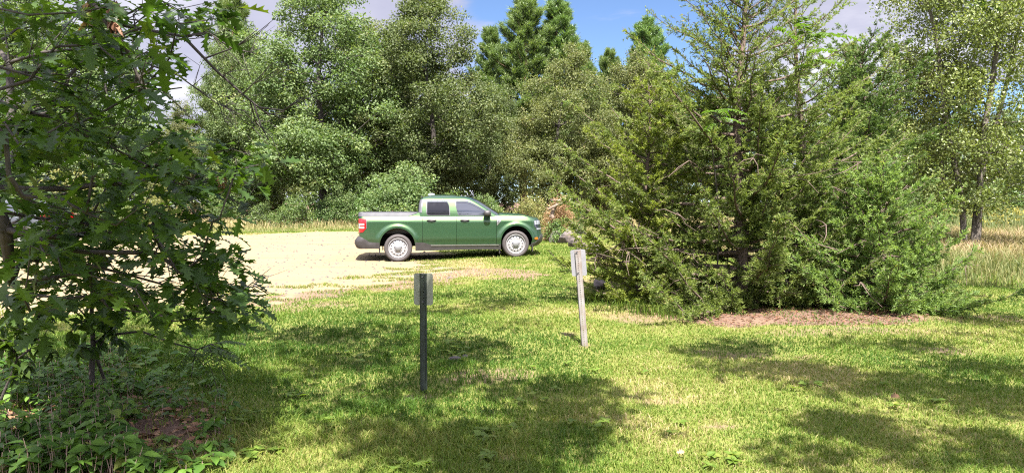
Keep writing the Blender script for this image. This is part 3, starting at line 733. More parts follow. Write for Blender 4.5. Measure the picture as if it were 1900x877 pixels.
place_at(aspen_kind(41, [(-.12, 0, -1.4, .2), (.14, .05, .6, -.3), (.05, .1, 1.8, .3)], 9.5, 2.95, 520, 120, 1.2, .082), 'poplar_tree', 'pale leaved tree with a forked twin trunk standing in the meadow at the right', 'tree', 'pale trees in the meadow', xq(1800, 22), 22)
place_at(aspen_kind(42, [(0, 0, .3, .1)], 6.0, 1.7, 150, 110, 1.4, .082), 'poplar_tree', 'thin single trunk tree in the meadow just left of the forked trunk', 'tree', 'pale trees in the meadow', xq(1737, 23), 23)

# ------------------------------------------------------------------ red cedars
def cedar_kind(seed, zs, Rs, nbr, mat, depth=.62, dens=1., azf=None, twig_dead=26, airy=None):
    r = np.random.default_rng(seed); H = zs[-1]
    zz = np.linspace(0, H * .99, 14)
    trunk = np.stack([.07 * np.sin(zz * 1.4 + seed), .05 * np.cos(zz * 1.1), zz - .1], -1)
    V = [trunk]; P = [np.arange(-1, 13)]; RD = [.085 * (H / 5) * (1 - zz / H) + .008]; off = 14
    SP, SD, ST = [], [], []
    for b in range(nbr):
        f = ((b + r.random()) / nbr) ** 1.05; a = b * 2.39996 + r.normal(0, .35)
        z0 = H * (.02 + .95 * f); z0a = max(.12, z0 - .25 * np.interp(z0, zs, Rs))
        L = np.interp(z0, zs, Rs) * r.uniform(.5, 1.14)
        if azf: L *= azf(a, z0)
        L *= 1 + .16 * math.sin(3 * a + 2.3 * z0 + seed) + .10 * math.sin(5 * a - 3.1 * z0)
        L = max(L, .18)
        dv = np.array([math.cos(a), math.sin(a) * depth, 0]); Lh = L * np.linalg.norm(dv); dv = unit(dv)
        rise = (z0 - z0a) + L * (.05 + .55 * f ** 2) + r.normal(0, .05)
        s = np.linspace(0, 1, 8)
        sag = -.16 * L * np.sin(PI * s) * (1 - f)
        p0 = np.array([np.interp(z0a, trunk[:, 2], trunk[:, 0]), np.interp(z0a, trunk[:, 2], trunk[:, 1]), z0a])
        pts = p0 + s[:, None] * Lh * dv + np.stack([0 * s, 0 * s, rise * s ** 1.3 + sag], -1) + np.cumsum(r.normal(0, .018 * L, (8, 3)), 0) * (s > 0)[:, None]
        pts[:, 2] = np.maximum(pts[:, 2], .06)
        V.append(pts); P.append(np.concatenate([[-1], off + np.arange(7)])); RD.append((.007 + .010 * L) * (1.05 - s)); off += 8
        nbl = max(5, int(L / .050 * dens))
        q = np.clip(r.uniform(.05, 1.0, nbl) ** .8, 0, 1); 
        B0 = np.stack([np.interp(q, s, pts[:, j]) for j in range(3)], -1)
        tang = unit(pts[-1] - pts[0]); side = unit(np.cross(tang, [0, 0, 1.]))
        sg = np.where(np.arange(nbl) % 2 == 0, 1., -1.)
        bd = unit(tang * .75 + side * (sg * r.uniform(.3, 1.1, nbl))[:, None] + np.array([0, 0, 1.]) * r.normal(.12, .38, nbl)[:, None])
        bl = (.13 + .30 * (1 - q)) * r.uniform(.6, 1.25, nbl) * min(1, .5 + L / 2.5)
        # twigs of the branchlets
        tw = r.random(nbl) < .35
        for c0, c1 in zip(B0[tw], (B0 + bd * bl[:, None])[tw]):
            V.append(np.stack([c0, (c0 + c1) / 2, c1])); P.append(np.array([-1, off, off + 1])); RD.append(np.array([.005, .004, .002])); off += 3
        npp = np.maximum(4, (bl / .0125).astype(int)); ii = np.repeat(np.arange(nbl), npp)
        t = r.random(len(ii)); bt = np.repeat(r.normal(0, .13, nbl), npp)
        PP = B0[ii] + bd[ii] * (bl[ii] * t)[:, None] + np.array([0, 0, -.10]) * (t ** 2 * bl[ii])[:, None]
        for _ in range(2):
            SP.append(PP); SD.append(unit(bd[ii] * .9 + .75 * rnd(r, len(ii)))); ST.append(bt + .25 * (t - .5) + .16 * (q[ii] - .6) + r.normal(.42, .16, len(ii)))
    # a few dead, bare grey twigs hanging low inside
    for i in range(twig_dead):
        a = r.uniform(0, 2 * PI); zc = r.uniform(.3, H * .4); Rr = np.interp(zc, zs, Rs) * r.uniform(.5, .95)
        c = np.array([math.cos(a) * Rr, math.sin(a) * Rr * depth, zc])
        for j in range(4):
            e = c + np.array([r.normal(0, .22), r.normal(0, .22), r.uniform(-.35, .1)]); mid = (c + e) / 2 + r.normal(0, .03, 3); e[2] = max(e[2], .03)
            V.append(np.stack([c, mid, e])); P.append(np.array([-1, off, off + 1])); RD.append(np.array([.008, .006, .003])); off += 3
    SP, SD, ST = np.concatenate(SP), np.concatenate(SD), np.concatenate(ST)
    if airy: kp = r.random(len(SP)) > airy[1] * sstep(airy[0], airy[0] + 1, SP[:, 2]); SP, SD, ST = SP[kp], SD[kp], ST[kp]
    k = len(SP)
    LV = Leaves(); LV.add(T_RHOMB, SP, SD, rnd(r, k), .058 * r.uniform(.6, 1.3, k), .0145, ST)
    wood = wood_mesh('trunk', np.concatenate(V), np.concatenate(P), np.concatenate(RD), M['bark_cedar'], 5)
    return wood, LV.mesh('crown', M[mat])
CG = 'red cedars in the clump at the right'
place_at(cedar_kind(51, [0, .4, .8, 1.3, 2.3, 3.1, 3.9, 4.6, 5.4, 6.2], [1.6, 2.4, 2.75, 2.7, 2.55, 1.95, 1.45, 1.2, .85, .12], 185, 'cedar_leaf', .6, 1.45, lambda a, z: 1.12 if math.cos(a) < -.3 and z < 2.9 else 1.0, airy=(2.9, .6)),
         'cedar_tree', 'biggest red cedar, wide and conical, right of the leaning grey signpost', 'cedar tree', CG, xq(1372, 11.7), 11.7)
place_at(cedar_kind(55, [0, 1., 2.2, 3.2, 4.2, 5.0, 5.6], [.5, .8, 1.0, 1.0, .85, .5, .1], 90, 'cedar_leaf', .8, 1.3, airy=(3.0, .5), twig_dead=6), 'cedar_tree', 'slender cedar close behind the right side of the big cedar, beside the bright locust sapling', 'cedar tree', CG, xq(1478, 12.4), 12.4)
place_at(cedar_kind(52, [0, .3, .8, 1.3, 1.8, 2.2], [1.1, 1.6, 1.6, 1.2, .6, .1], 85, 'cedar_leaf', .7, 1.5, None, 6), 'cedar_tree', 'low spreading cedar at the right foot of the big cedar, over bare soil', 'cedar tree', CG, xq(1640, 11.2), 11.2)
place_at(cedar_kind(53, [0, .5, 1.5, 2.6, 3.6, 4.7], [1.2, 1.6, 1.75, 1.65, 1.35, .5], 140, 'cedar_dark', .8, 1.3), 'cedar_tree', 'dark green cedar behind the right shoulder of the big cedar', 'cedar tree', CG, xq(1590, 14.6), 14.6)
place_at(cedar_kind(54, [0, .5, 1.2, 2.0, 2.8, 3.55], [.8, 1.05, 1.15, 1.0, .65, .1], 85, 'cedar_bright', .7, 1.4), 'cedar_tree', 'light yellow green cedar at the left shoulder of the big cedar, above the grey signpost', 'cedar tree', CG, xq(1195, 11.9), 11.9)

# ------------------------------------------------------------------ compound leaved saplings
def compound(LV, MBt, p, d, L, r, nl=9, size=.06):
    d = unit(np.asarray(d, float)); side = unit(np.cross(d, [0, 0, 1.])); 
    s = np.linspace(.2, 1, nl); pts = p + s[:, None] * L * d + np.array([0, 0, -.35]) * L * (s ** 2)[:, None]
    MBt.tube([p, pts[nl // 2], pts[-1]], [.004, .003, .002], 4, False)
    for sg in (1, -1):
        T = unit(side * sg + d * .35 + np.array([0, 0, -.2]) + .12 * rnd(r, nl))
        LV.add(T_OVATE, pts, T, unit(np.array([0, 0, 1.]) + .3 * rnd(r, nl)), size * r.uniform(.8, 1.2, nl) * np.where(s > .9, .8, 1), size * .95, r.uniform(.2, 1, nl))
def locust(label, base, pts, leafs, seed, group='locust saplings with rows of small leaflets', size=.115):
    r = np.random.default_rng(seed); b = np.array(base); t = thing('locust_sapling', label, 'sapling', b, 0, group)
    LV = Leaves(); w = MB(); P = [np.array(p) - b for p in pts]
    w.tube(P, list(np.linspace(.014, .005, len(P))), 6)
    for (q, d, L) in leafs:
        s = q * (len(P) - 1); i = min(int(s), len(P) - 2); p = P[i] + (P[i + 1] - P[i]) * (s - i)
        compound(LV, w, p, d, L, r, 9, size)
    w.build('stem', M['bark_dark'], t); link('foliage', LV.mesh('foliage', M['locust_leaf']), t)
gb = lambda x, y: (x, y, float(gz(x, y)))
b0 = gb(xq(1460, 11.6), 11.6); r = np.random.default_rng(5)
locust('bright locust sapling poking out at the top of the big cedar against grey cloud', b0, [b0, at(1466, 350, 11.6), at(1480, 160, 11.3), at(1496, 70, 10.4)],
       [(q, (r.normal(.25, .6), r.normal(-.5, .4), r.uniform(0, .6)), r.uniform(.5, .7)) for q in (.78, .84, .89, .93, .96, .98, 1., 1., 1.)], 61)
b0 = gb(xq(1330, 11.5), 11.5)
locust('bright locust sapling showing in the middle of the big cedar', b0, [b0, at(1335, 400, 11.4), at(1320, 260, 11.0), at(1330, 205, 10.6)],
       [(q, (r.normal(.2, .7), r.normal(-.6, .3), r.uniform(0, .5)), r.uniform(.32, .45)) for q in (.85, .92, .97, 1., 1.)], 62, size=.075)
# ------------------------------------------------------------------ the near oak at the left: trunk beyond the frame, boughs hanging into it
r = np.random.default_rng(71)
OB = np.array([-6.2, 2.6, 0.]); OB[2] = float(gz(OB[0], OB[1]))
# where its leaves show: outline of the foliage in the picture, each spray at its own depth
REG = [((90, 60), 130, 95, 46), ((230, 60), 120, 75, 24), ((330, 20), 75, 32, 11), ((60, 190), 110, 80, 34), ((200, 200), 110, 70, 24), ((120, 300), 150, 80, 36), ((300, 270), 100, 65, 19),
       ((400, 300), 95, 55, 13), ((490, 320), 45, 26, 2), ((240, 370), 150, 70, 32), ((370, 370), 90, 45, 14), ((80, 420), 120, 70, 42), ((220, 460), 150, 70, 34), ((340, 450), 95, 55, 15),
       ((390, 505), 62, 45, 10), ((420, 560), 50, 32, 10), ((300, 540), 110, 50, 16), ((110, 540), 130, 50, 26), ((350, 590), 75, 24, 5), ((30, 330), 60, 150, 20), ((420, 480), 34, 18, 3), ((455, 565), 22, 16, 3)]
tg = []
for (c, rx, ry, nn) in REG:
    for _ in range(nn):
        a = r.uniform(0, 2 * PI); q = math.sqrt(r.random()); px = c[0] + rx * q * math.cos(a); py = c[1] + ry * q * math.sin(a)
        d = r.uniform(3.9, 6.3) if px < 330 else r.uniform(4.5, 5.9)
        p = at(px, py, d)
        if p[2] > .35: tg.append(p)
tg = np.array(tg)
# crown overhead; it is what shades the lawn in front of the camera
SHL = [((170, 845), 190, 25, 15), ((330, 625), 330, 60, 30), ((620, 620), 120, 50, 8), ((800, 612), 150, 55, 13), ((870, 562), 95, 16, 6), ((1020, 722), 95, 14, 7), ((860, 790), 250, 45, 15), ((1060, 770), 100, 20, 4),
       ((920, 850), 80, 22, 6), ((600, 700), 190, 40, 6), ((200, 760), 260, 100, 26), ((120, 660), 200, 60, 14), ((880, 650), 80, 16, 4)]
SHR = [((1320, 648), 100, 9, 6), ((1440, 688), 130, 13, 9), ((1640, 712), 150, 13, 10), ((1830, 742), 110, 16, 9), ((1560, 787), 80, 12, 6), ((1800, 838), 130, 12, 7), ((1480, 850), 60, 8, 2),
       ((1740, 535), 150, 22, 11), ((1850, 605), 90, 20, 7), ((1620, 638), 120, 9, 4), ((1700, 470), 160, 30, 9), ((1840, 680), 70, 9, 4)]
def shade_pts(tab, hlo, hhi):
    out = []
    for (c, rx, ry, nn) in tab:
        for _ in range(nn):
            a = r.uniform(0, 2 * PI); q = math.sqrt(r.random()); g = G(c[0] + rx * q * math.cos(a), c[1] + ry * q * math.sin(a))
            h = r.uniform(hlo, hhi); out.append(g + SUNV / SUNV[2] * h)
    return np.array(out)
over = shade_pts(SHL, 5.8, 9.0)
over = np.concatenate([over] + [np.array([at(783, y_, 6.54) + SUNV / SUNV[2] * h_ + r.normal(0, .12, 3)]) for y_, h_ in ((520, 6.5), (545, 7.2), (535, 8), (600, 6.2), (660, 6.8), (700, 7.4))])
# more of the crown above the hanging boughs, so that they hang in shade
up = np.array([tg[i] + SUNV / SUNV[2] * r.uniform(3.5, 6.5) for i in r.choice(len(tg), 14)])
zz = np.linspace(0, 7.5, 10); tr = np.stack([OB[0] + .3 * (zz / 7.5) ** 1.5, OB[1] - .6 * (zz / 7.5), OB[2] + zz - .2], -1)
allp = np.concatenate([tg, over, up])
Nn, par, rad = grow(tr, allp, .095, .0022, 72, .28, .035, .22, .03)
oak = thing('oak_tree', 'big dark oak whose leafy boughs hang into the left side of the picture', 'oak tree', OB)
def loc(P): return P - OB
link('trunk', wood_mesh('trunk', loc(Nn), par, rad, M['bark_dark'], 6, 0, .4), oak)
LV = Leaves()
# lobed leaves in fans at every twig end
k = len(tg); per = 7; cc = np.repeat(tg, per, 0); n_ = k * per
a = r.uniform(0, 2 * PI, n_)
T = unit(np.stack([np.cos(a) + .35, np.sin(a), r.normal(-.28, .32, n_)], -1))
P = cc + rnd(r, n_) * (r.random(n_) * .15)[:, None] + T * .03
Nm = unit(np.array([0, -.12, 1.]) + .55 * rnd(r, n_))
L = r.uniform(.085, .19, n_)
tn = r.normal(.42, .26, n_); wd = L * r.uniform(.8, 1.2, n_); pick = r.integers(0, 5, n_)
for i_, tp in enumerate(T_OAKS):
    q_ = pick == i_; LV.add(tp, loc(P)[q_], T[q_], Nm[q_], L[q_], wd[q_], tn[q_])
# overhead crown, simpler leaves
for arr, per, R in ((over, 62, (.32, .62)), (up, 60, (.4, .8))):
    clump_leaves(LV, r, loc(arr), r.uniform(R[0], R[1], len(arr)), per, .16, .11, T_RHOMB, .6, .6, .6)
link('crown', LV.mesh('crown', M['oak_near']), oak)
# bare hanging twigs on its right side
tw = MB()
def twig(pts, rd, nb, seed, sp=.35):
    q = np.random.default_rng(seed); P = [at(*p) - OB for p in pts]; tw.tube(P, list(np.linspace(rd, rd * .35, len(P))), 5)
    for _ in range(nb):
        s = q.uniform(.2, 1) * (len(P) - 1); i = min(int(s), len(P) - 2); p = P[i] + (P[i + 1] - P[i]) * (s - i)
        e = p + np.array([q.uniform(-.1, sp), q.normal(0, .15), q.uniform(-.25, .22)]); mid = (p + e) / 2 + q.normal(0, .03, 3)
        tw.tube([p, mid, e], [rd * .4, rd * .3, rd * .18], 4, False)
        for _ in range(2):
            f = e + np.array([q.uniform(-.02, .18), q.normal(0, .08), q.normal(0, .12)]); tw.tube([mid, (mid + f) / 2 + q.normal(0, .015, 3), f], [rd * .22, rd * .18, rd * .1], 3, False)
twig([(100, -30, 4.9), (190, 40, 4.9), (265, 55, 4.9), (340, 68, 4.9), (400, 130, 4.9), (450, 175, 4.95), (500, 215, 5.0)], .016, 12, 1)
twig([(340, 68, 4.9), (385, 60, 5.0), (430, 90, 5.1), (475, 100, 5.1)], .008, 6, 2)
twig([(150, -20, 4.6), (205, 50, 4.6), (235, 90, 4.6), (255, 140, 4.65), (275, 180, 4.7)], .020, 10, 3, .25)
twig([(-60, 110, 4.4), (0, 125, 4.4), (60, 142, 4.4), (135, 160, 4.5)], .013, 6, 4)
twig([(-60, 170, 4.6), (20, 195, 4.6), (110, 225, 4.6), (180, 250, 4.7)], .014, 8, 5)
twig([(-60, 330, 4.8), (20, 352, 4.8), (90, 392, 4.8), (200, 430, 4.9), (300, 445, 5.0)], .014, 10, 6)
twig([(120, 230, 5.2), (260, 300, 5.2), (360, 340, 5.2), (440, 330, 5.3)], .010, 10, 7)
twig([(250, 110, 5.3), (330, 140, 5.3), (400, 190, 5.4), (450, 215, 5.4)], .007, 14, 8)
twig([(120, 480, 4.9), (240, 510, 4.9), (330, 535, 5.0), (420, 560, 5.1)], .011, 9, 9)
tw.build('bare_twigs', M['bark_dark'], oak)
# dried leaf clusters hanging in it
def dry_cluster(label, px, py, d, hpx, wpx, nn, seed):
    q = np.random.default_rng(seed); c = at(px, py, d); s = d / F0
    t = thing('dry_leaf_cluster', label, 'dead leaves', c, 0, 'dried leaf clusters hanging in the oak'); LVd = Leaves()
    P = np.stack([q.normal(0, wpx * s * .22, nn), q.normal(0, wpx * s * .2, nn), q.uniform(-hpx * s * .45, hpx * s * .4, nn)], -1)
    LVd.add(T_OVATE, P, unit(np.array([0, 0, -1.]) + .5 * rnd(q, nn)), rnd(q, nn), q.uniform(.05, .09, nn), .06, q.uniform(.3, 1, nn))
    link('leaves', LVd.mesh('leaves', M['dead_leaf']), t)
    w = MB(); w.tube([(0, 0, hpx * s * .7), (.004, 0, 0), (0, .004, -hpx * s * .3)], [.004, .003, .002], 4); w.build('stalk', M['bark_dark'], t)
dry_cluster('long hanging bunch of brown dead leaves near the top left', 212, 26, 4.6, 62, 24, 46, 1)
dry_cluster('small bunch of brown dead leaves left of the long hanging bunch', 162, 18, 4.6, 44, 12, 18, 2)
dry_cluster('orange brown curled dead leaf bunch among the oak leaves above the sandy lot', 418, 332, 5.2, 34, 22, 14, 3)
# ------------------------------------------------------------------ shade tree at the right, out of the picture overhead
over2 = shade_pts(SHR, 6.5, 9.5); SB = np.array([11.0, .4, 0.]); SB[2] = float(gz(SB[0], SB[1]))
zz = np.linspace(0, 8.5, 10); tr = np.stack([SB[0] - .8 * (zz / 8.5), SB[1] + .6 * zz / 8.5, SB[2] + zz - .2], -1)
Nn, par, rad = grow(tr, over2, .085, .004, 74, .5, .06, .2, .05)
t = thing('oak_tree', 'oak beyond the right edge whose leafy boughs throw dappled shade on the right lawn', 'oak tree', SB)
link('trunk', wood_mesh('trunk', Nn - SB, par, rad, M['bark_dark'], 6, 0, .4), t)
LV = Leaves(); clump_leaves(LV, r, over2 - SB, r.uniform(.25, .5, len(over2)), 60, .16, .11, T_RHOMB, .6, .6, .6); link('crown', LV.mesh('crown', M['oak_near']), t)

# ------------------------------------------------------------------ sapling, sprigs and ground plants at the left
def cherry(label, base, stem, shoots, seed, rad0=.026):
    q = np.random.default_rng(seed); b = np.array(base); t = thing('cherry_sapling', label, 'sapling', b, 0, 'saplings under the oak')
    w = MB(); P = [np.array(p) - b for p in stem]; w.tube(P, list(np.linspace(rad0, rad0 * .45, len(P))), 8); w.build('stem', M['bark_dark'], t)
    w2 = MB(); LVs = Leaves(); PP, TT = [], []
    for sh in shoots:
        S = [np.array(p) - b for p in sh]; w2.tube(S, list(np.linspace(.008, .0025, len(S))), 5)
        for i in range(len(S) - 1):
            for u_ in np.arange(.15, 1, .16):
                PP.append(S[i] + (S[i + 1] - S[i]) * u_); d = unit(S[i + 1] - S[i]); TT.append(unit(d * .5 + np.array([0, 0, -.55]) + .7 * rnd(q, 1)[0]))
    PP, TT = np.array(PP), np.array(TT); PP = np.repeat(PP, 3, 0); TT = unit(np.repeat(TT, 3, 0) + .7 * rnd(q, len(PP))); PP = PP + .02 * rnd(q, len(PP))
    Ls = q.uniform(.07, .125, len(PP)); LVs.add(T_OVATE, PP, TT, unit(np.array([0, -.2, 1.]) + .6 * rnd(q, len(PP))), Ls, Ls * .95, q.normal(.35, .22, len(PP)))
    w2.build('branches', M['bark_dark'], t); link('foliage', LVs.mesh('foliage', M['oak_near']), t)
b0 = G(173, 748); D0 = b0[1]
sh = []
q = np.random.default_rng(9)
for (x0, y0, x1, y1, x2, y2) in [(172, 600, 130, 555, 85, 560), (172, 560, 215, 545, 255, 575), (173, 640, 205, 610, 225, 640), (172, 520, 120, 500, 60, 530), (172, 540, 160, 500, 195, 470), (172, 590, 140, 600, 120, 640), (172, 610, 195, 590, 215, 600), (60, 530, 35, 570, 30, 625), (60, 530, 15, 560, 5, 610), (85, 560, 70, 590, 60, 620), (172, 530, 240, 525, 290, 560), (172, 650, 150, 640, 135, 655)]:
    sh.append([at(x0, y0, D0), at(x1, y1, D0 - .15 + q.normal(0, .15)), at(x2, y2, D0 - .2 + q.normal(0, .2))])
cherry('slim dark stemmed sapling with drooping oval leaves standing under the oak', b0, [b0, at(170, 690, D0), at(173, 640, D0), at(170, 580, D0), at(172, 520, D0), at(175, 470, D0)], sh, 81)
b1 = G(-10, 770); D1 = b1[1]
cherry('thin slanting grey shoot with a few leaves at the left edge', b1, [b1, at(10, 720, D1), at(32, 665, D1), at(75, 635, D1), at(100, 590, D1)],
       [[at(32, 665, D1), at(20, 640, D1), at(-5, 625, D1)], [at(50, 650, D1), at(80, 640, D1), at(90, 655, D1)], [at(20, 700, D1), at(40, 690, D1), at(50, 670, D1)], [at(75, 635, D1), at(60, 615, D1), at(30, 610, D1)]], 82, .012)
b2 = G(180, 742) + np.array([.06, .1, 0])
locust('low arching locust sprig with rows of small leaflets reaching right over the lawn', b2, [b2, at(178, 660, D0), at(195, 622, D0), at(262, 614, D0 - .1), (at(320, 636, D0 - .15)), at(365, 648, D0 - .2), at(392, 638, D0 - .2)],
       [(.78, (.6, -.4, -.3), .3), (.83, (.2, -.7, -.1), .32), (.87, (.7, .2, -.1), .3), (.9, (.5, -.5, -.5), .33), (.94, (.8, -.3, .1), .28), (.97, (.3, -.6, .1), .3), (1., (.8, 0, -.2), .3), (1., (.5, -.5, -.4), .3), (.8, (-.1, -.6, -.2), .25), (1., (.6, .4, .2), .25)], 64, size=.062)
# leafy ground plants and dead leaf litter
q = np.random.default_rng(91)
K = 1500; px = q.uniform(-80, 420, K); py = q.uniform(640, 900, K)
keep = (vnoise(px, py * 2.2, 70, 3) > .38) & (py > 640 + .16 * np.abs(px - 150)) & (q.random(K) < np.where(px > 300, .35, .85)); px, py = px[keep], py[keep]
PP, TT, NNn, LL = [], [], [], []
wst = MB()
for x_, y_ in zip(px, py):
    g = G(x_, y_); hh = q.uniform(.03, .20) * (1.3 if x_ < 250 else .7); top = g + np.array([q.normal(0, .03), q.normal(0, .03), hh])
    m_ = q.integers(3, 7); a0 = q.uniform(0, 2 * PI); L_ = q.uniform(.045, .11)
    for j in range(m_):
        a_ = a0 + j * 2 * PI / m_ + q.normal(0, .2); TT.append((math.cos(a_), math.sin(a_), q.uniform(-.35, .25))); PP.append(top - np.array([0, 0, q.uniform(0, .4) * hh])); LL.append(L_ * q.uniform(.7, 1.2))
    wst.tube([g - np.array([0, 0, .01]), top], [.003, .002], 3, False)
PP, TT, LL = np.array(PP), unit(np.array(TT)), np.array(LL); kk = len(PP)
LV = Leaves(); LV.add(T_OVATE, PP, TT, unit(np.array([0, -.1, 1.]) + .35 * rnd(q, kk)), LL, LL * 1.1, q.normal(.42, .25, kk))
tag(link('undergrowth', LV.mesh('undergrowth', M['weed_leaf'])), 'leafy green ground plants in the shade under the left oak', 'ground plants', kind='stuff')
tag(wst.build('undergrowth_stems', M['twig_brown']), 'thin stems of the ground plants under the left oak', 'ground plants', kind='stuff')
K = 3800; x_ = q.uniform(-6.2, -1.5, K); y_ = q.uniform(3.6, 7.0, K)
_, _, l_ = masks(x_, y_); keep = l_ > q.uniform(.2, .7, K); x_, y_ = x_[keep], y_[keep]; k = len(x_)
P = np.stack([x_, y_, gz(x_, y_) + q.uniform(.004, .03, k)], -1)
LV = Leaves(); Ls = q.uniform(.04, .10, k); LV.add(T_OVATE, P, unit(np.stack([q.normal(size=k), q.normal(size=k), q.normal(0, .25, k)], -1)), unit(np.array([0, 0, 1.]) + .4 * rnd(q, k)), Ls, Ls * 1.1, q.uniform(0, 1, k))
tag(link('leaf_litter', LV.mesh('leaf_litter', M['dead_leaf'])), 'brown dead leaves strewn on the soil under the left oak', 'leaf litter', kind='stuff')
# litter and wisps of tall grass at the foot of the cedars
K = 5200; x_ = q.uniform(.8, 7, K); y_ = q.uniform(9.4, 13, K)
_, _, l_ = masks(x_, y_); keep = l_ > q.uniform(.2, .7, K); x_, y_ = x_[keep], y_[keep]; k = len(x_)
P = np.stack([x_, y_, gz(x_, y_) + q.uniform(.004, .02, k)], -1)
LV = Leaves(); Ls = q.uniform(.03, .09, k); LV.add(T_RHOMB, P, unit(np.stack([q.normal(size=k), q.normal(size=k), q.normal(0, .2, k)], -1)), unit(np.array([0, 0, 1.]) + .4 * rnd(q, k)), Ls, Ls * .3, q.uniform(0, .8, k))
tag(link('needle_litter', LV.mesh('needle_litter', M['dead_leaf'])), 'reddish brown dry litter under the cedars', 'leaf litter', kind='stuff')
cx = np.array([1120, 1160, 1200, 1240, 1140, 1180, 1275]); cy = np.array([560, 575, 585, 590, 540, 565, 592])
bx, by = [], []
for a_, b_ in zip(cx, cy):
    g = G(a_, b_); m_ = 130; bx.append(q.normal(g[0], .22, m_)); by.append(q.normal(g[1] + .15, .12, m_))
bx, by = np.concatenate(bx), np.concatenate(by)
tag(link('cedar_foot_grass', blades('cedar_foot_grass', bx, by, q.uniform(.06, .26, len(bx)), np.full(len(bx), .011), np.clip(q.normal(.25, .2, len(bx)), 0, 1), M['grass'], .6, 15)), 'longer unmown grass round the foot of the cedars', 'grass', kind='stuff')
# broad leaved weeds in the lawn
PP, TT, LL = [], [], []
for a_, b_, m_, s_ in [(1330, 852, 7, 50), (900, 858, 5, 25), (760, 872, 6, 70), (370, 868, 6, 60), (1080, 690, 4, 120), (1500, 720, 5, 160), (700, 660, 5, 120), (1150, 800, 5, 150), (620, 795, 3, 30), (840, 660, 8, 30), (850, 640, 5, 30), (1000, 742, 4, 60), (930, 810, 6, 60), (1690, 760, 3, 40), (500, 850, 8, 60), (450, 780, 8, 60), (560, 735, 5, 50)]:
    for _ in range(m_):
        g = G(a_ + q.normal(0, s_ * .5), b_ + q.normal(0, 8)); a0 = q.uniform(0, 6.28)
        for j in range(4):
            PP.append(g + np.array([0, 0, .03])); TT.append((math.cos(a0 + j * 1.6), math.sin(a0 + j * 1.6), q.uniform(.1, .7))); LL.append(q.uniform(.04, .075))
PP, TT, LL = np.array(PP), unit(np.array(TT)), np.array(LL)
LV = Leaves(); LV.add(T_OVATE, PP, TT, unit(np.array([0, 0, 1.]) + .3 * rnd(q, len(PP))), LL, LL * 1.2, q.uniform(.5, 1, len(PP)))
tag(link('lawn_weeds', LV.mesh('lawn_weeds', M['weed_leaf'])), 'broad leaved weeds dotted through the lawn', 'weeds', kind='stuff')
# two single dead leaves
def dead_leaf(label, px, py, L, tint, seed, mat):
    q = np.random.default_rng(seed); g = G(px, py); V, Fq, m_ = stamp(T_OAK, np.array([[-L * .45, 0, .035]]), np.array([[1., .25, .15]]), np.array([[.1, -.75, .8]]), [L], [L * 1.1])
    o = link('dead_leaf', mesh_np('dead_leaf', V, Fq, mat, tint=np.full(m_, tint)), None, g + np.array([0, 0, .01])); tag(o, label, 'dead leaf', 'single dead leaves lying on the lawn')
dead_leaf('dark brown curled dead leaf lying on the shaded lawn at the right', 1661, 746, .10, .05, 1, M['dead_leaf'])
dead_leaf('pale tan dead leaf lying on the sunny lawn near the bottom edge', 1262, 852, .065, 1., 2, M['dead_leaf'])
# ------------------------------------------------------------------ the green pickup
YAW = math.radians(6.5)
XA, XB = -.80, 3.25
ip = lambda v, a, b: np.interp(v, a, b)
def w_side(z): return ip(z, [.18, .33, .42, .50, .54, .80, .955, .985, 1.04, 1.10, 1.19], [.835, .862, .88, .905, .908, .917, .922, .914, .888, .853, .825])
def w_x(x): return ip(x, [-1.1, .4, 1.5, 2.6, 3.3], [.985, 1.0, 1.0, 1.0, .985])
ARCH = [(-.015, .34, .455), (3.11, .43, .415)]
def bulge(x, z):
    r_ = 0
    for (cx, cz, R) in ARCH:
        q = np.hypot(x - cx, np.maximum(z, cz) - cz); r_ = r_ + .042 * np.exp(-(np.maximum(q - R - .045, 0) / .045) ** 2) * (q < R + .3)
    return r_
def xf(z): return ip(z, [.2, .27, .33, .42, .53, .62, .72, .80, .95, 1.0, 1.05, 1.1, 1.2], [3.60, 3.68, 3.79, 3.875, 3.89, 3.865, 3.845, 3.835, 3.805, 3.785, 3.73, 3.66, 3.6])
def xr(z): return ip(z, [.2, .9, 1.12, 1.2], [-1.035, -1.04, -1.045, -1.03])
def Pb(u, z):
    """point on the lower body; u runs along the side and round the corners to the centre line"""
    u = np.asarray(u, float); z = np.asarray(z, float)
    t = np.clip(u - XB, 0, 1); s = np.clip(XA - u, 0, 1); n1, n2 = 3.4, 5.0
    x = np.clip(u, XA, XB)
    x = x + np.where(u > XB, (xf(z) - XB) * np.sin(t * PI / 2) ** (2 / n1), 0) + np.where(u < XA, (xr(z) - XA) * np.sin(s * PI / 2) ** (2 / n2), 0)
    y = w_side(z) * w_x(x) + bulge(x, z) * (u <= XB + .35)
    y = y * np.where(u > XB, np.maximum(np.cos(t * PI / 2), 0) ** (2 / n1), 1) * np.where(u < XA, np.maximum(np.cos(s * PI / 2), 0) ** (2 / n2), 1)
    return np.stack([x, -y, z * np.ones_like(x)], -1)
def nrm(fn, u, z):
    e = 1e-3; a = fn(u + e, z) - fn(u - e, z); b = fn(u, z + e) - fn(u, z - e)
    return unit(np.cross(a, b))
def u_of_x(x, z=.8):
    us = np.linspace(XA - 1, XB + 1, 1200); return float(np.interp(x, Pb(us, np.full(1200, z))[:, 0], us))
def ztop(u): return ip(u, [-2, .28, .50, .5001, .62, .6201, 2.575, 2.75, 3.25, XB + .2, XB + .45, XB + 1], [1.115, 1.115, 1.19, 1.19, 1.19, 1.105, 1.105, 1.135, 1.105, 1.055, 1.015, 1.005])
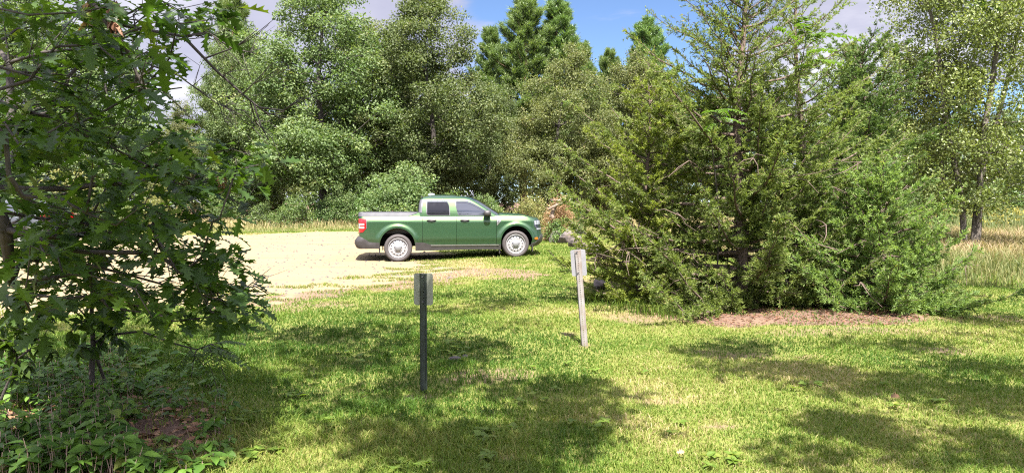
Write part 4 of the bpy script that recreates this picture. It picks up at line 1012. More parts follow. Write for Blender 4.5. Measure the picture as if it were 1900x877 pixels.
def zbot(u):
    x = Pb(u, np.full_like(u, .6))[:, 0]; z = np.full_like(u, .35)
    for (cx, cz, R) in ARCH:
        q = R * R - (x - cx) ** 2; z = np.where((q > 0) & (u > XA - .9) & (u < XB + .8), np.maximum(z, cz + np.sqrt(np.maximum(q, 0))), z)
    z = np.where(u < XA, np.maximum(z, .5), z); return z
def stations(u0, u1):
    S = set(np.round(np.linspace(u0, u1, max(3, int((u1 - u0) / .04))), 5))
    for (cx, cz, R) in ARCH:
        for a in np.linspace(0, PI, 41):
            xx = cx - R * math.cos(a); uu = xx if xx < XB else u_of_x(xx, .6)
            if u0 < uu < u1: S.add(round(uu, 5))
        for sgn in (-1, 1):
            xx = cx + sgn * (R + .0015); uu = xx if xx < XB else u_of_x(xx, .6)
            if u0 < uu < u1: S.add(round(uu, 5))
    for uu in (.28, .5, .5001, .62, .6201):
        if u0 < uu < u1: S.add(uu)
    return np.array(sorted(S))
def mir(P): Q = np.array(P, float); Q[..., 1] *= -1; return Q
def both(mb, P, flip=False):
    mb.grid(P, flip); mb.grid(mir(P), not flip)
def panel(mb, u0, u1, sides=(0, 1), nz=30):
    us = stations(u0, u1); zt, zb = ztop(us), zbot(us); s = np.linspace(0, 1, nz)
    U = np.repeat(us[:, None], nz, 1); Zz = zb[:, None] + (zt - zb)[:, None] * s
    P = Pb(U, Zz); Nv = nrm(Pb, U, Zz)
    inner = P - np.array([0, 0, 0]) 
    for sd in sides:
        Q = P if sd == 0 else mir(P); mb.grid(Q, sd == 1)
        # turned-in edges give the panel a visible thickness
        In = lambda A: A * np.array([1, .97, 1])
        for E in (Q[:, 0], Q[0], Q[-1]):
            mb.grid(np.stack([E, In(E)], 1), (sd == 1) ^ True); mb.grid(np.stack([E, In(E)], 1), (sd == 1))
def patch(mb, fn, us, zl, zh, off, nz=8, sides=(0,), back=-.004):
    """plate lying on surface fn between zl(u) and zh(u), standing off by 'off', with skirts"""
    us = np.asarray(us, float); m_ = len(us); s = np.linspace(0, 1, nz)
    zl = np.asarray(zl, float) * np.ones(m_); zh = np.asarray(zh, float) * np.ones(m_); of = np.asarray(off, float); of = (of if of.ndim == 2 else (of * np.ones(m_))[:, None] * np.ones(nz))[:, :, None]
    U = np.repeat(us[:, None], nz, 1); Zz = zl[:, None] + (zh - zl)[:, None] * s
    P0 = fn(U, Zz); Nv = nrm(fn, U, Zz); A = P0 + Nv * of; B = P0 + Nv * back
    for sd in sides:
        a, b = (A, B) if sd == 0 else (mir(A), mir(B)); fl = sd == 1
        mb.grid(a, fl)
        for (e, f, g) in ((a[:, 0], b[:, 0], True), (a[:, -1], b[:, -1], False), (a[0], b[0], False), (a[-1], b[-1], True)):
            mb.grid(np.stack([e, f], 1), fl ^ g)
# greenhouse
def wg(z): return ip(z, [1.09, 1.20, 1.35, 1.48, 1.545, 1.585, 1.615, 1.64], [.862, .842, .795, .742, .708, .665, .60, .50])
def xgr(z): return ip(z, [1.09, 1.19, 1.40, 1.52, 1.575, 1.61, 1.64], [.495, .50, .52, .55, .60, .68, .82])
def xgf(z): return ip(z, [1.09, 1.18, 1.30, 1.41, 1.50, 1.57, 1.605, 1.625, 1.64], [2.83, 2.69, 2.51, 2.345, 2.20, 2.06, 1.93, 1.78, 1.55])
def Pg(v, z):
    """v 0..1 along the side, 1..2 round the windscreen, -1..0 round the back"""
    v = np.asarray(v, float); z = np.asarray(z, float)
    xr_, xf_, w = xgr(z), xgf(z), wg(z); x0 = xr_ + .16; x1 = xf_ - .34
    t = np.clip(v - 1, 0, 1); s = np.clip(-v, 0, 1); n1, n2 = 2.5, 5.
    x = x0 + (x1 - x0) * np.clip(v, 0, 1) + np.where(v > 1, (xf_ - x1) * np.sin(t * PI / 2) ** (2 / n1), 0) + np.where(v < 0, (xr_ - x0) * np.sin(s * PI / 2) ** (2 / n2), 0)
    y = w * np.where(v > 1, np.maximum(np.cos(t * PI / 2), 0) ** (2 / n1), 1) * np.where(v < 0, np.maximum(np.cos(s * PI / 2), 0) ** (2 / n2), 1)
    return np.stack([x, -y, z * np.ones_like(x)], -1)
def Pgx(x, z):     # side of the cab addressed by x
    return np.stack([np.asarray(x, float) * np.ones_like(z), -wg(z), np.asarray(z, float) * np.ones_like(x)], -1)
RW_, FW_ = .365, .36
ca, sa2 = math.cos(YAW), math.sin(YAW)
O = np.array([-2.98 + .80 * math.sin(YAW) * -1, 19.72 + .80, 0])     # rear axle middle on the ground plan
def l2w(x, y): return O[0] + ca * x - sa2 * y, O[1] + sa2 * x + ca * y
ZB = .185
truck = thing('pickup_truck', 'green double cab pickup with silver wheels parked on the edge of the sandy lot', 'pickup truck', (O[0], O[1], ZB), YAW)
bd = MB()
panel(bd, XA - 1, .630); panel(bd, 2.579, XB + 1)
# bonnet
us = stations(2.575, XB + 1); E = Pb(us, ztop(us)); s = np.linspace(0, 1, 12)
def bonnet_mb():
    P = np.zeros((len(us), 12, 3))
    for i in range(len(us)):
        crown = .050 * min(1, abs(E[i, 1]) / .7)
        for j, q in enumerate(s):
            P[i, j] = (E[i, 0], E[i, 1] * (1 - q), E[i, 2] + crown * (1 - (1 - q) ** 2.4) + .012 * math.exp(-((q - .32) / .08) ** 2) * min(1, abs(E[i, 1]) / .6))
    return P
Pq = bonnet_mb(); bd.grid(Pq, False); bd.grid(mir(Pq), True)
# cab shell
vs = np.concatenate([np.linspace(-1, 0, 14), np.linspace(0, 1, 26)[1:], np.linspace(1, 2, 20)[1:]]); zg = np.array([1.09, 1.12, 1.16, 1.20, 1.26, 1.32, 1.38, 1.43, 1.48, 1.515, 1.545, 1.565, 1.585, 1.60, 1.615, 1.628, 1.64])
VV, ZZ = np.meshgrid(vs, zg, indexing='ij'); Pc = Pg(VV, ZZ); both(bd, Pc)
rg = Pc[:, -1]; cen = np.array([rg[:, 0].mean(), 0, 1.668]); ks = np.linspace(0, 1, 8)
roof = np.stack([np.stack([rg[:, 0] + (np.clip(rg[:, 0], .95, 1.45) - rg[:, 0]) * k, rg[:, 1] * (1 - k), rg[:, 2] + .028 * (1 - (1 - k) ** 2)], -1) for k in ks], 1); both(bd, roof)
body = bd.build('body', M['green_paint'], truck, angle=32, weld=True)
# dark hull inside, wheel housings, load bed
hu = MB()
for (a, b) in (((-.98, -.79, .30), (-.48, .79, .62)), ((.46, -.80, .24), (2.66, .80, 1.085)), ((-.95, -.52, .30), (3.7, .52, .63)), ((3.55, -.62, .32), (3.72, .62, .95)), ((2.66, -.70, .66), (3.56, .70, 1.02)), ((-.5, -.72, .60), (.48, .72, .66))): hu.box(a, b)
for (cx, cz, R) in ARCH:
    for sg in (-1, 1):
        an = np.linspace(-.25, PI + .25, 26); P = np.stack([np.stack([cx + (R + .02) * np.cos(an), np.full(26, sg * yy), cz + (R + .02) * np.sin(an)], -1) for yy in (.885, .55)], 1); hu.grid(P); 
hu.build('chassis', M['void'], truck, smooth=False)
be = MB()
ub = np.concatenate([np.linspace(XA - 1, XA, 16), np.linspace(XA, .5, 24)[1:]]); zc = np.full(len(ub), 1.185)
Pt = Pb(ub, zc); inn = Pt.copy(); inn[:, 1] = np.minimum(inn[:, 1] + .10, 0) * 1.0; inn[:, 0] = np.maximum(inn[:, 0], -.955); low = inn.copy(); low[:, 2] = .68
P = np.stack([inn, low], 1); be.grid(P, True); be.grid(mir(P), False); be.box((-.96, -.76, .66), (.5, .76, .685)); be.box((.45, -.76, .66), (.495, .76, 1.12))
be.build('load_bed', M['black_plastic'], truck, smooth=False)
# rail cap along the bed
cp = MB()
zl = ip(ub, [-2, .27, .49], [1.098, 1.098, 1.178]); of = .010
A = Pb(ub, zl); A[:, 1] -= of * (A[:, 1] < -.02); Bq = Pb(ub, np.full(len(ub), 1.188)); Bq[:, 1] -= .012 * (Bq[:, 1] < -.02)
A[:, 0] -= .012 * (ub < XA); Bq[:, 0] -= .012 * (ub < XA)
mid = Bq.copy(); mid[:, 2] = 1.200; mid[:, 1] = np.minimum(mid[:, 1] + .02, 0); mid[:, 0] += .015 * (ub < XA - .3)
inn2 = inn.copy(); inn2[:, 2] = 1.200; inn3 = inn.copy(); inn3[:, 2] = 1.15; P = np.stack([A, Bq, mid, inn2, inn3], 1); cp.grid(P); cp.grid(mir(P), True)
for x_ in np.linspace(-.8, .3, 5):
    for sg in (-1, 1): cp.tube([(x_, sg * .775, 1.195), (x_, sg * .775, 1.222)], .012, 6)
cp.build('bed_rail', M['grey_trim'], truck, angle=30, weld=True)
for sd in (0, 1):
    tr_ = MB(); patch(tr_, Pg, np.linspace(-.36, -.02, 10), 1.19, 1.535, .006, 10, (sd,)); tr_.build('cab_corner_trim', M['grey_trim'], truck)
# doors, with handles, windows and panes
def win_shape(x, tab): return ip(x, [p[0] for p in tab], [p[1] for p in tab])
for sd in (0, 1):
    sg = -1 if sd == 0 else 1
    for kind_ in ('rear', 'front'):
        u0, u1 = (.638, 1.521) if kind_ == 'rear' else (1.529, 2.571)
        db = MB(); panel(db, u0, u1, (sd,)); door = db.build('door', M['green_paint'], truck, angle=32)
        if kind_ == 'rear':
            xs_ = np.array([.735, .745, .76, .78, .82, .9, 1.0, 1.1, 1.2, 1.29, 1.325, 1.34, 1.352, 1.358]); lo = win_shape(xs_, [(.735, 1.20), (.76, 1.125), (.80, 1.112), (1.33, 1.112), (1.358, 1.118)]); hi = win_shape(xs_, [(.735, 1.40), (.745, 1.47), (.775, 1.50), (1.28, 1.503), (1.315, 1.48), (1.358, 1.20)])
        else:
            xs_ = np.array([1.497, 1.505, 1.53, 1.56, 1.57, 1.65, 1.75, 1.83, 1.92, 2.0, 2.1, 2.2, 2.26, 2.30, 2.33, 2.40, 2.45]); lo = win_shape(xs_, [(1.497, 1.40), (1.57, 1.112), (2.45, 1.104)]); hi = win_shape(xs_, [(1.497, 1.47), (1.505, 1.497), (1.75, 1.497), (1.88, 1.468), (2.05, 1.385), (2.26, 1.265), (2.45, 1.125)])
        fb = MB(); patch(fb, Pgx, xs_, lo, hi, .005, 10, (sd,)); wn = fb.build('window', M['grey_trim'], door, angle=30)
        cx = xs_.mean(); k_ = 1 - .045 / (xs_[-1] - xs_[0]); xi = cx + (xs_ - cx) * k_
        if kind_ == 'front': xi = np.minimum(xi, 2.27 + .02 * np.arange(len(xi)) / len(xi))
        l2, h2 = np.interp(xi, xs_, lo) + .016, np.interp(xi, xs_, hi) - .018
        h2 = np.maximum(h2, l2 + .006)
        pb = MB(); patch(pb, Pgx, xi, l2, h2, .0085, 8, (sd,), .004); pb.build('pane', M['glass_tint'] if kind_ == 'rear' else M['glass_dark'], wn, angle=30)
        # rain visor over the pane
        vb = MB(); hv = np.interp(xi, xs_, hi) + .002; lv = np.maximum(hv - .052, l2 + .012); sel = (hv - l2 > .10); patch(vb, Pgx, xi[sel], lv[sel], hv[sel], .017, 4, (sd,)); vb.build('rain_visor', M['glass_dark'], wn, angle=30)
        hx = (.74, 1.00) if kind_ == 'rear' else (1.615, 1.87)
        hb = MB(); xx = np.linspace(hx[0], hx[1], 13); f = np.sin(np.linspace(0, PI, 13)) ** .35
        patch(hb, Pb, xx, .985 - .030 * f, .985 + .036 * f, .004, 5, (sd,))
        yy = w_side(.985) + .030
        hb.tube([(hx[0] + .015, sg * (yy - .03), .992), (hx[0] + .04, sg * yy, .995), ((hx[0] + hx[1]) / 2, sg * (yy + .008), .997), (hx[1] - .04, sg * yy, .995), (hx[1] - .015, sg * (yy - .03), .992)], .015, 8)
        hb.build('handle', M['black_plastic'], door)
        if kind_ == 'front':
            ms = MB(); V = []
            for zq, sx, sy in ((1.105, .45, .6), (1.115, .8, .85), (1.15, 1, 1), (1.20, 1, .98), (1.235, .88, .85), (1.252, .55, .5)):
                V.append([(2.325 + .095 * sx * math.copysign(abs(math.cos(a)) ** .7, math.cos(a)) + .012 * (1.18 - zq), sg * (1.0 + .10 * sy * math.copysign(abs(math.sin(a)) ** .7, math.sin(a))), zq) for a in np.linspace(0, 2 * PI, 25)])
            ms.grid(np.array(V), sd == 1); ms.grid(np.array([V[0], [(2.325, sg * 1.0, 1.105)] * 25]), sd == 0); ms.grid(np.array([V[-1], [(2.325, sg * 1.0, 1.254)] * 25]), sd == 1)
            ms.tube([(2.40, sg * .85, 1.12), (2.36, sg * .93, 1.125), (2.33, sg * .98, 1.13)], [.035, .028, .03], 8); ms.build('mirror', M['black_plastic'], door, angle=60)
# glass front and back
ws = MB(); tv = np.linspace(1.27, 2.0, 18); patch(ws, Pg, tv, 1.14, 1.575, .004, 14, (0, 1)); ws.build('windscreen', M['glass_dark'], truck, weld=True)
rw = MB(); patch(rw, Pg, np.linspace(-1, -.45, 12), 1.22, 1.52, .004, 8, (0, 1)); rw.build('rear_window', M['glass_tint'], truck, weld=True)
# cladding and bumpers
for sd in (0, 1):
    cl = MB(); ue = np.linspace(.447, 2.69, 50); patch(cl, Pb, ue, ip(ue, [.44, 1.0, 2.2, 2.7], [.20, .205, .225, .215]), ip(ue, [.44, .66, .84, 2.7], [.415, .41, .352, .357]), .012, 8, (sd,)); cl.build('sill_cladding', M['black_plastic'], truck)
    st = MB(); ue = np.linspace(.85, 2.64, 30); patch(st, Pb, ue, .325, .350, .024, 4, (sd,)); st.build('sill_strip', M['silver'], truck)
rb = MB(); ue = np.concatenate([np.linspace(XA - 1, XA - .02, 26), np.linspace(XA, -.475, 14)]); xe = Pb(ue, np.full(len(ue), .5))[:, 0]
patch(rb, Pb, ue, ip(xe, [-1.04, -.95, -.47], [.29, .262, .258]), ip(xe, [-1.04, -.96, -.90, -.74, -.6, -.47], [.575, .57, .545, .43, .42, .415]), .012 + ip(ue, [XA - 1, XA - .45, XA - .05, XA + .3], [.10, .095, .025, 0])[:, None] * ip(np.linspace(0, 1, 12), [0, .12, .35, .65, 1], [.55, .8, 1, .95, .12])[None], 12, (0, 1), -.02); rb.build('rear_bumper', M['black_plastic'], truck, weld=True)
fb_ = MB(); ue = np.concatenate([np.linspace(u_of_x(3.525, .4), XB + 1, 40)]); xe = Pb(ue, np.full(len(ue), .5))[:, 0]
patch(fb_, Pb, ue, ip(xe, [3.5, 3.66, 3.75, 3.9], [.30, .285, .31, .33]), ip(xe, [3.5, 3.645, 3.70, 3.78, 3.87], [.375, .40, .47, .585, .61]), .014, 12, (0, 1), -.02); fb_.build('front_bumper', M['black_plastic'], truck, weld=True)
gr = MB(); patch(gr, Pb, np.linspace(XB + .60, XB + 1, 14), .72, .955, .008, 8, (0, 1)); gr.build('grille', M['black_plastic'], truck, weld=True)
# lamps: one mesh each side
for sd in (0, 1):
    tl = MB(); ue = np.linspace(XA - .50, u_of_x(-.815, .85), 22); xe = Pb(ue, np.full(22, .85))[:, 0]
    patch(tl, Pb, ue, ip(xe, [-1.05, -.90, -.815], [.675, .685, .79]), ip(xe, [-1.05, -.84, -.815], [1.035, 1.035, 1.015]), .010, 10, (sd,)); T_ = tl.build('tail_light', M['red_lens'], truck)
    wl = MB(); ue = np.linspace(XA - .45, u_of_x(-.86, .85), 18)
    patch(wl, Pb, ue, .865, .915, .015, 4, (sd,)); patch(wl, Pb, ue[:8], .795, .86, .0145, 4, (sd,)); patch(wl, Pb, ue, .785, .83, .015, 4, (sd,)); wl.build('reversing_lens', M['white_lens'], T_)
    tb = MB(); ue = np.linspace(u_of_x(-.818, .85), u_of_x(-.795, .85), 4); patch(tb, Pb, ue, .775, 1.02, .008, 6, (sd,)); tb.build('lamp_surround', M['grey_trim'], T_)
    hl = MB(); ue = np.linspace(u_of_x(3.585, .85), XB + .62, 20); xe = Pb(ue, np.full(20, .85))[:, 0]
    patch(hl, Pb, ue, ip(xe, [3.58, 3.63, 3.80], [.86, .76, .725]), ip(xe, [3.58, 3.60, 3.80], [.94, .985, .995]), .008, 10, (sd,)); H_ = hl.build('headlight', M['glass_dark'], truck)
    ll = MB()
    for (xa_, xb_, z0, z1) in ((3.60, 3.655, .87, .965), (3.672, 3.70, .875, .975), (3.712, 3.74, .88, .975), (3.76, 3.79, .88, .975), (3.64, 3.80, .735, .775)):
        patch(ll, Pb, np.linspace(u_of_x(xa_, .85), u_of_x(xb_, .85), 5), z0, z1, .0125, 4, (sd,))
    ll.build('lamp_lens', M['lamp_lens'], H_)
    am = MB(); ue = np.linspace(u_of_x(3.60, .5), u_of_x(3.69, .5), 7); patch(am, Pb, ue, .472 + .012 * np.abs(np.linspace(-1, 1, 7)) ** 2, .535 - .008 * np.abs(np.linspace(-1, 1, 7)) ** 2, .010, 4, (sd,)); am.build('side_marker', M['amber_lens'], truck)
    fv = MB(); ue = np.linspace(2.585, 2.685, 8); patch(fv, Pb, ue, ip(ue, [2.58, 2.60, 2.685], [.845, .86, .96]), ip(ue, [2.58, 2.685], [1.083, 1.075]), .010, 6, (sd,)); F_ = fv.build('fender_vent', M['silver'], truck)
    f2 = MB(); ue = np.linspace(2.602, 2.665, 6); patch(f2, Pb, ue, ip(ue, [2.6, 2.665], [.91, .97]), 1.035, .014, 4, (sd,)); f2.build('vent_inset', M['grey_trim'], F_)
    sg = -1 if sd == 0 else 1
    for x_, z_, rr in ((-.485, .22, .04), (2.665, .20, .02), (3.545, .25, .03)):
        mf = MB(); mf.box((x_ - .012, sg * .78 - .10, z_ - .10), (x_ + .012, sg * .78 + .10, z_ + .14), .008); mf.build('mud_flap', M['black_plastic'], truck)
an = MB(); V = []
for zq, s_ in ((1.655, 1), (1.68, .92), (1.70, .78), (1.708, .4)): V.append([(.88 + .095 * s_ * math.cos(a), .05 * s_ * math.sin(a), zq) for a in np.linspace(0, 2 * PI, 17)])
an.grid(np.array(V)); an.grid(np.array([V[-1], [(.88, 0, 1.71)] * 17])); an.build('roof_antenna', M['lamp_lens'], truck)
wp = MB(); wp.box((.60, -.60, 1.595), (.64, .60, 1.625), .008); wp.build('brake_light', M['grey_trim'], truck)
# wheels
def wheel(cx, r_, sg):
    wx, wy = l2w(cx, sg * .80); zc = float(gz(wx, wy)) + r_ - .012 - ZB
    f = sg
    ty = MB(); prof = [(.250, f * .66), (.262, f * .90), (.285, f * .912), (r_ - .055, f * .918), (r_ - .025, f * .908), (r_ - .006, f * .885), (r_, f * .85), (r_, f * .72), (r_ - .01, f * .69), (r_ - .04, f * .67), (.255, f * .665)]
    ty.lathe_y(prof if f < 0 else prof, 56, cx, zc)
    tyre = ty.build('wheel', M['rubber'], truck, angle=50)
    rm = MB(); pr = [(.262, f * .895), (.250, f * .908), (.240, f * .895), (.228, f * .862), (.205, f * .868), (.198, f * .872), (.166, f * .880), (.158, f * .882), (.125, f * .872), (.108, f * .878), (.10, f * .895), (.085, f * .90)]
    rm.lathe_y(pr, 84, cx, zc, skip=lambda i, k: i == 5 and k % 6 in (0, 1))
    rm.build('rim', M['steel_rim'], tyre, angle=35)
    dk = MB(); dk.lathe_y([(.255, f * .83), (.0, f * .83)], 40, cx, zc); dk.build('brake_drum', M['void'], tyre)
    hb = MB(); V = []
    pr = [(.085, .897), (.074, .914), (.05, .925), (.0, .928)]
    hb.lathe_y([(a, f * b) for a, b in pr], 40, cx, zc); hb.build('hub_cap', M['cap_grey'], tyre)
    for k in range(5):
        a = 2 * PI * k / 5 + .3; nt = MB(); nt.tube([(cx + .094 * math.cos(a), f * .885, zc + .094 * math.sin(a)), (cx + .094 * math.cos(a), f * .912, zc + .094 * math.sin(a))], .013, 6)
        nt.build('wheel_nut', M['grey_trim'], tyre)
for cx, r_ in ((0., RW_), (3.09, FW_)):
    for sg in (-1, 1): wheel(cx, r_, sg)

# ------------------------------------------------------------------ grey car on the far side of the lot, behind the leaves
cd = 24.0; cxr = xq(118, cd); cb = thing('parked_car', 'grey parked hatchback with red tail lights, almost hidden behind the dark oak leaves', 'car', (cxr - 2.1, cd, float(gz(cxr - 2.1, cd))), math.radians(183))
# local x forward (to the left in the picture)
def stack(levels, n_=40, ex=4.):
    R = []
    for (z, x0, x1, w) in levels:
        cx, hx = (x0 + x1) / 2, (x1 - x0) / 2; a = np.linspace(0, 2 * PI, n_ + 1)
        R.append(np.stack([cx + hx * np.sign(np.cos(a)) * np.abs(np.cos(a)) ** (2 / ex), w * np.sign(np.sin(a)) * np.abs(np.sin(a)) ** (2 / ex), np.full(n_ + 1, z)], -1))
    return np.array(R)
lo_ = [(.24, -1.95, 1.98, .80), (.32, -2.05, 2.08, .85), (.5, -2.1, 2.14, .88), (.7, -2.1, 2.1, .885), (.85, -2.08, 2.0, .87), (.93, -2.05, 1.85, .84), (.97, -2.0, 1.6, .80)]
gh_ = [(.95, -2.0, 1.05, .80), (1.1, -1.95, .8, .76), (1.25, -1.85, .55, .70), (1.38, -1.68, .30, .63), (1.45, -1.5, .1, .56), (1.475, -1.2, -.1, .45), (1.485, -.7, -.5, .1)]
b_ = MB(); S_ = stack(lo_); b_.grid(S_, True); b_.grid(np.array([S_[-1], [(0, 0, 1.0)] * 41]), True); b_.grid(np.array([S_[0], [(0, 0, .24)] * 41])); S_ = stack(gh_); b_.grid(S_, True)
cbody = b_.build('body', M['grey_paint'], cb)
def gside(x, z, sg):
    z0 = [g[0] for g in gh_]; x0 = np.interp(z, z0, [g[1] for g in gh_]); x1 = np.interp(z, z0, [g[2] for g in gh_]); w = np.interp(z, z0, [g[3] for g in gh_]); c, h_ = (x0 + x1) / 2, (x1 - x0) / 2
    return sg * (w * np.maximum(1 - np.abs((x - c) / h_) ** 4, 0) ** .25 + .006)
for sg in (-1, 1):
    for (xa_, xb_) in ((-1.62, -.98), (-.93, -.2), (-.14, .55)):
        wm = MB(); X_ = np.linspace(xa_, xb_, 8); Zt = np.minimum(1.36, ip(X_, [-1.7, -1.5, .05, .6], [1.2, 1.36, 1.36, 1.08])); P = np.zeros((8, 6, 3))
        for i in range(8):
            for j in range(6):
                z = 1.0 + (Zt[i] - 1.0) * j / 5; P[i, j] = (X_[i], gside(X_[i], z, sg), z)
        wm.grid(P, sg > 0); wm.build('window', M['glass_dark'], cb)
    tl = MB(); V = []
    for z in (.80, .86, .98, 1.02): V.append([(-2.10 + .07 * k + (.08 if z > .9 else 0) - .01, sg * (.62 + .275 * min(1, k / 3) - .02 * (k > 3)), z) for k in range(6)])
    tl.grid(np.array(V), sg > 0); tl.grid(np.array(V), sg < 0); tl.build('tail_light', M['red_lens'], cb)
    for wx_ in (-1.3, 1.32):
        w_ = MB(); w_.lathe_y([(.20, sg * .66), (.21, sg * .885), (.30, sg * .892), (.325, sg * .87), (.325, sg * .68), (.2, sg * .66)], 36, wx_, .325); tw_ = w_.build('wheel', M['rubber'], cb)
        w_ = MB(); w_.lathe_y([(.212, sg * .882), (.2, sg * .87), (.08, sg * .885), (0, sg * .89)], 30, wx_, .325); w_.build('rim', M['steel_rim'], tw_)
bm = MB(); bm.box((-2.13, -.8, .30), (-2.04, .8, .52), .03); bm.build('bumper', M['black_plastic'], cb)
rwn = MB(); P = np.array([[(-2.0 + .0 + .33 * ((z - 1.0) / .36) ** 1.2 - .012 + .03 * abs(y) ** 3, y, z) for z in np.linspace(1.0, 1.33, 6)] for y in np.linspace(-.58, .58, 9)]); rwn.grid(P, False); rwn.build('rear_window', M['glass_dark'], cb)

# ------------------------------------------------------------------ the two signposts, seen from behind
def signpost(label, hole_from, px, base_py, top_py, mat, smat, sw, sh, yaw, lean, pitch, s_drop, tw):
    g = G(px, base_py); d = g[1]; Hp = (base_py - top_py) / F0 * d / math.cos(lean)
    t = thing('signpost', label, 'signpost', g, 0, 'small metal signposts in the lawn'); t.rotation_euler = (pitch, -lean, yaw)
    h = tw / 2
    # hat shaped channel with a row of punched holes down its face
    cols = [(-h, .026), (-h * .62, .026), (-h * .46, 0.), (-.0045 + h * .28, -.0), (.0045 + h * .28, 0.), (h * .46, 0.), (h * .62, .026), (h, .026)]
    pitch_ = .0254; rows = [-.12]; zq = .03 + hole_from * Hp
    holes = set()
    while zq < Hp - .02:
        rows += [zq - .0045, zq + .0045]; holes.add(len(rows) - 2); zq += pitch_
    rows.append(Hp); mb = MB()
    V = [(x, y, z) for z in rows for (x, y) in cols]; nc_ = len(cols); Fx = []
    for i in range(len(rows) - 1):
        for j in range(nc_ - 1):
            if j == 3 and i in holes: continue
            Fx.append((i * nc_ + j, i * nc_ + j + 1, (i + 1) * nc_ + j + 1, (i + 1) * nc_ + j))
    mb.add(V, Fx); V2 = [(x, y + .0035, z) for (x, y, z) in V]; mb.add(V2, [f[::-1] for f in Fx])
    for i in range(len(rows) - 1):
        for j in (0, nc_ - 1):
            a = i * nc_ + j; b = (i + 1) * nc_ + j; mb.add([V[a], V[b], V2[b], V2[a]], [(0, 1, 2, 3)])
    top = (len(rows) - 1) * nc_
    for j in range(nc_ - 1): mb.add([V[top + j], V[top + j + 1], V2[top + j + 1], V2[top + j]], [(0, 1, 2, 3)])
    mb.build('post', mat, t, smooth=False)
    bl = MB(); bl.box((h * .28 - .012, .0300, .0), (h * .28 + .012, .0305, Hp - .01)); 
    # the plate, rounded corners, bolted to the far side
    out = []; rc = .022
    for (cx, cz, a0) in ((sw / 2 - rc, sh / 2 - rc, 0), (-sw / 2 + rc, sh / 2 - rc, PI / 2), (-sw / 2 + rc, -sh / 2 + rc, PI), (sw / 2 - rc, -sh / 2 + rc, 1.5 * PI)):
        for k in range(7): a = a0 + k * PI / 12; out.append((cx + rc * math.cos(a), cz + rc * math.sin(a)))
    zc = Hp - sh / 2 + s_drop; n_ = len(out); sb = MB()
    sb.add([(x, .0310, zc + z) for x, z in out] + [(x, .0345, zc + z) for x, z in out], [tuple(range(n_)), tuple(range(2 * n_ - 1, n_ - 1, -1))] + [(k, n_ + k, n_ + (k + 1) % n_, (k + 1) % n_) for k in range(n_)])
    pl = sb.build('sign_plate', smat, t, smooth=False)
    bo = MB()
    for dz in (-.38, .40):
        bo = MB(); bo.tube([(0, -.010, zc + dz * sh), (0, .031, zc + dz * sh)], .009, 6)
        bo.build('bolt', M['grey_trim'], pl, smooth=False)
    return g
signpost('dark green upright steel post in the shaded lawn, its small sign seen from behind', .72, 785, 728, 505, M['post_green'], M['sign_back'], .168, .278, math.radians(-6), 0.0, 0, .004, .062)
signpost('rusty grey post leaning left beside the cedars, its small sign seen from behind', 0., 1083, 642, 463, M['galv'], M['sign_back_grey'], .185, .30, math.radians(-28), math.radians(5.3), math.radians(-1), .006, .080)

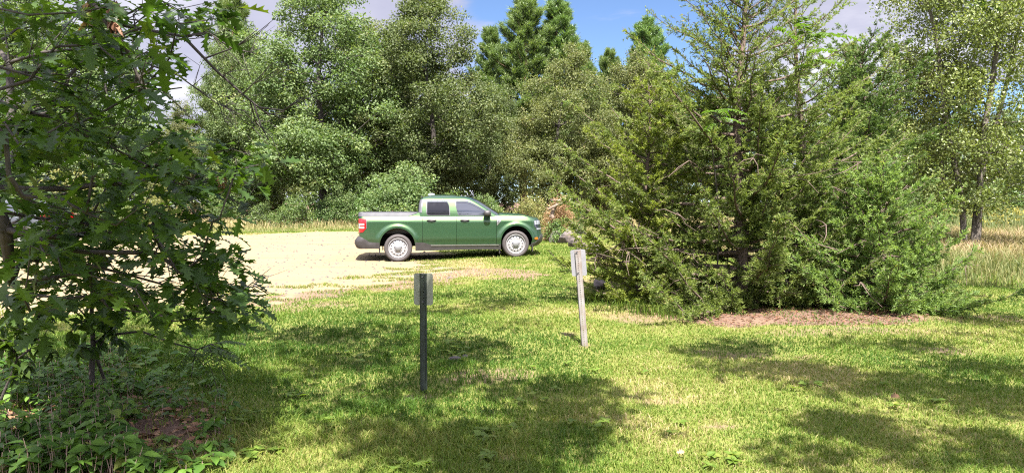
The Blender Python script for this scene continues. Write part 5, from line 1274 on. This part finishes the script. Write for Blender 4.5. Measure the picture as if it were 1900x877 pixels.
# ------------------------------------------------------------------ dead branches and stones beyond the pickup
rk = np.random.default_rng(101)
hx0, hd = xq(1040, 26.2), 26.2; hb_ = np.array(gb(hx0, hd)); hp = thing('brush_heap', 'heap of dead brush with pale broken branches beyond the front of the pickup', 'brush heap', hb_)
k = 5200; q_ = rnd(rk, k); q_[:, 2] = np.abs(q_[:, 2]); C = q_ * (rk.random(k) ** .5)[:, None] * np.array([.60, .55, 1.45]) + np.array([0, 0, .05])
LV = Leaves(); LV.add(T_RHOMB, C, rnd(rk, k), rnd(rk, k), rk.uniform(.12, .32, k), .016, rk.uniform(.2, .95, k)); link('twigs', LV.mesh('twigs', M['dead_leaf']), hp)
rel = lambda px, py, d: at(px, py, d) - hb_
for pts_, r0_ in (([(1022, 402, 25.7), (1030, 385, 25.5), (1036, 372, 25.4), (1050, 368, 25.5)], .06), ([(1018, 388, 25.4), (1034, 380, 25.3), (1052, 374, 25.6)], .05), ([(1052, 378, 25.9), (1038, 366, 25.7), (1025, 357, 25.6)], .026), ([(1052, 377, 25.9), (1035, 372, 25.7), (1021, 370, 25.6)], .026), ([(1026, 404, 25.5), (1024, 396, 25.5), (1028, 384, 25.5)], .065)):
    w = MB(); P = [rel(*p) for p in pts_]; w.tube(P, [r0_, r0_ * .9] + [r0_ * .6] * (len(P) - 2), 8); w.build('broken_branch', M['driftwood'], hp)
def boulder(label, x, y, sx, sy, sz, seed, name='boulder', cat='stone', grp='stones by the cedar clump', mat=None):
    q = np.random.default_rng(seed); nu, nv = 18, 12; P = np.zeros((nv, nu + 1, 3)); dirs = rnd(q, 14); off = q.uniform(.62, .98, 14)
    for i in range(nv):
        for j in range(nu + 1):
            th = PI * i / (nv - 1); ph = 2 * PI * (j % nu) / nu; d = np.array([math.sin(th) * math.cos(ph), math.sin(th) * math.sin(ph), math.cos(th)])
            c = dirs @ d; rr = min(1.1, np.min(np.where(c > .05, off / np.maximum(c, .05), 9))); P[i, j] = d * rr * np.array([sx, sy, sz])
    b = MB(); b.grid(P, False); o = b.build(name, mat or M['stone'], None, angle=25, loc=(x, y, float(gz(x, y)) + sz * .35)); tag(o, label, cat, grp); o.rotation_euler = (0, 0, q.uniform(0, 6)); return o
for lab, px, d, sx, sy, sz in (('pinkish stone nearest the front bumper of the pickup', 1030, 25.2, .28, .22, .28), ('big grey pink stone just above the sign of the leaning post', 1068, 23.2, .30, .26, .26),
                               ('dark topped stone beside the big grey pink stone', 1056, 24.6, .38, .3, .42), ('flat pinkish stone half under the cedar branches', 1094, 20.5, .40, .3, .24), ('pale stone low at the left foot of the cedars, right of the leaning post sign', 1112, 13.4, .18, .15, .17)):
    boulder(lab, xq(px, d), d, sx, sy, sz, int(px))
w = MB(); P = [at(1058, 424, 22.0), at(1080, 432, 21.4), at(1108, 443, 20.2)]; w.tube(P, [.04, .045, .03], 7); o = w.build('fallen_branch', M['bark_dark'], None); tag(o, 'dark fallen branch lying over the stones beyond the leaning post', 'branch')
g = G(845, 668); boulder('dark flat stone in the shaded lawn right of the green post', g[0], g[1], .07, .05, .03, 5, 'stone', 'stone', 'small stones in the lawn'); g = G(862, 661); boulder('pale flat stone in the lawn just right of the dark flat stone', g[0], g[1], .045, .035, .022, 6, 'stone', 'stone', 'small stones in the lawn')
